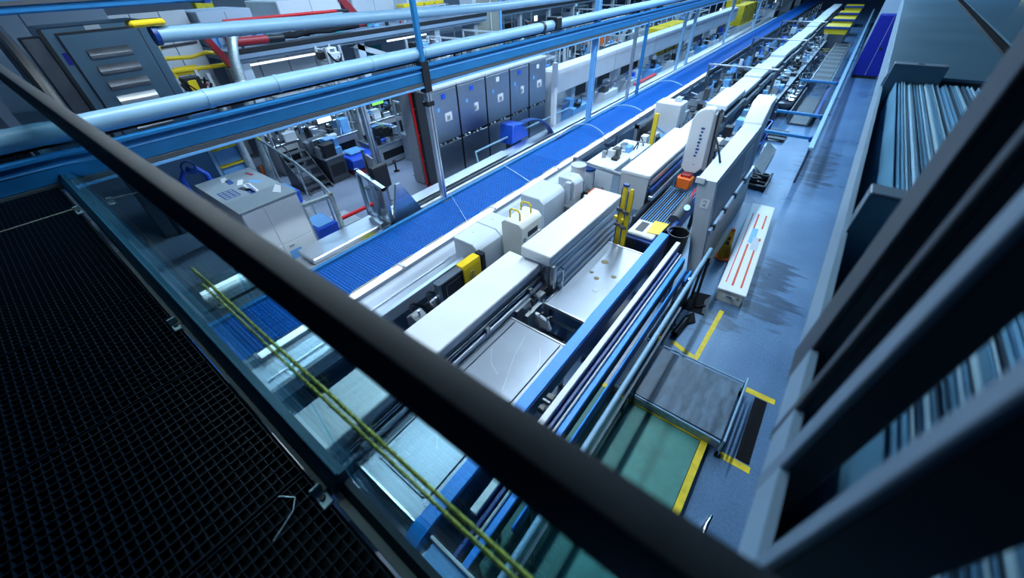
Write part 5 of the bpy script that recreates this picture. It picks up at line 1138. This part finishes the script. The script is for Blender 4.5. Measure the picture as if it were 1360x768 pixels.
tower('low equipment rack full of hoses behind the first stainless cabinet', -11.2, 10.2, .40, .6, (.7, 1.2, 1.7), 36, n=16)

# under-mezzanine furniture
for k, (x, y, lb) in enumerate(((-14.95, 6.6, 'workbench under the mezzanine, nearest the enclosure'), (-14.95, 8.35, 'workbench with tools under the middle of the mezzanine'), (-16.2, 11.4, 'workbench with teal machine under the far mezzanine'), (-16.0, 14.2, 'workbench with bright blue screens at the mezzanine end'))):
    bay_machine(lb, x, y, .6 if k > 1 else .42, .9 if k > 1 else .72, 1.0, 600 + k, 'screen_blue' if k in (1, 3) else None, ('steel', 'white_paint', 'black_plastic', 'light_blue', 'teal' if k == 2 else 'mid_grey'), n=16, name='workbench', cat='workbench')

# far rows of machines
k = 0
WORDS = ('white', 'grey', 'pale', 'dark')
for col, (x, yy) in enumerate(((-10.6, (14.6, 17.4, 20.4, 23.6, 27, 31, 36, 42)), (-13.0, (13.4, 19.5, 22.6, 26, 30, 35, 41)), (-17.5, (19.5, 23, 27, 31.5, 37, 44)), (-22, (20, 25, 31, 38, 46, 55)), (-11.5, (50, 60, 70)), (-8.5, (46, 54, 63, 72)), (-28, (22, 34, 48)))):
    cn_ = ('row just behind the white box beam', 'second row behind the white box beam', 'third row behind the white box beam', 'fourth row behind the white box beam', 'group past the row behind the beam', 'group past the end of the white beam', 'last row along the far left wall')[col]
    for j, y in enumerate(yy):
        bay_machine(f'{ORD[j]} machine from the camera in the {cn_}', x, y, .75 + .1 * (k % 3), 1.05 + .12 * (k % 4) , .9 + .15 * (k % 3), 700 + k, ('screen_blue', None, None, 'screen_white')[k % 4], ('steel', 'white_paint', 'dark_grey', 'steel_bright', 'black_plastic', 'light_blue', ('yellow', 'tote_blue', 'mid_grey', 'orange')[k % 4]), n=22, top=('white_paint', 'pale_grey', 'mid_grey')[k % 3], h=(1.2 + .3 * (k % 3)) if col != 2 else .9)
        k += 1
for k, (x, y, lb) in enumerate(((-9.1, 24.4, 'bright yellow rack frame beyond the white box beam, nearest'), (-8.2, 39.2, 'row of yellow cabinets beside the far end of the belt'), (-10.0, 44.2, 'second row of yellow cabinets far beyond the belt posts'))):
    t = thing('yellow_rack', lb, 'rack', (x, y, 0), 'yellow racks far away')
    for q in range(3): part('panel', t, 'yellow', box(x - .4, x + .4, y + q * 1.5, y + 1.2 + q * 1.5, .9, 2.2, .02))
    part('base', t, 'pale_grey', box(x - .45, x + .45, y - .1, y + 4.4, 0, .9, .02)); part('gap', t, 'black_plastic', box(x - .35, x + .35, y + .1, y + 4.1, 1.0, 2.0))
sh = thing('upper_walkway', 'grey walkway deck with dark edge in the far middle distance', 'walkway', (-16, 30, 0)); part('deck', sh, 'wall_grey', box(-19.5, -15.8, 18.2, 60, 3.0, 3.2)); part('edge', sh, 'black_plastic', box(-15.8, -15.7, 18.2, 60, 3.1, 3.3)); part('rail', sh, 'steel', cyl((-15.75, 18.2, 4.2), (-15.75, 60, 4.2), .04, 8)); part('rail', sh, 'steel', cyl((-15.75, 18.2, 3.75), (-15.75, 60, 3.75), .03, 8))
for i in range(14): part('stanchion', sh, 'steel', box(-15.78, -15.72, 18.3 + i * 3, 18.36 + i * 3, 3.2, 4.2)); part('support', sh, 'pale_grey', box(-16.2, -16, 18.4 + i * 3, 18.6 + i * 3, 0, 3.0))
for i in range(12):
    y = 19.2 + i * 2.4
    t = thing('walkway_box', f'{ORD[i]} pale equipment box on the far walkway, counted from its near end', 'box', (-17.6, y, 3.2), 'boxes on the far walkway'); part('shell', t, ('white_paint', 'pale_grey', 'light_blue')[i % 3], box(-18.4, -17.2, y, y + 1.7, 3.2, 3.9 + .2 * (i % 2), .03)); mini_parts(t, -17.1, -16.2, y, y + 1.8, 3.2, 3.6, 7, random.Random(900 + i))
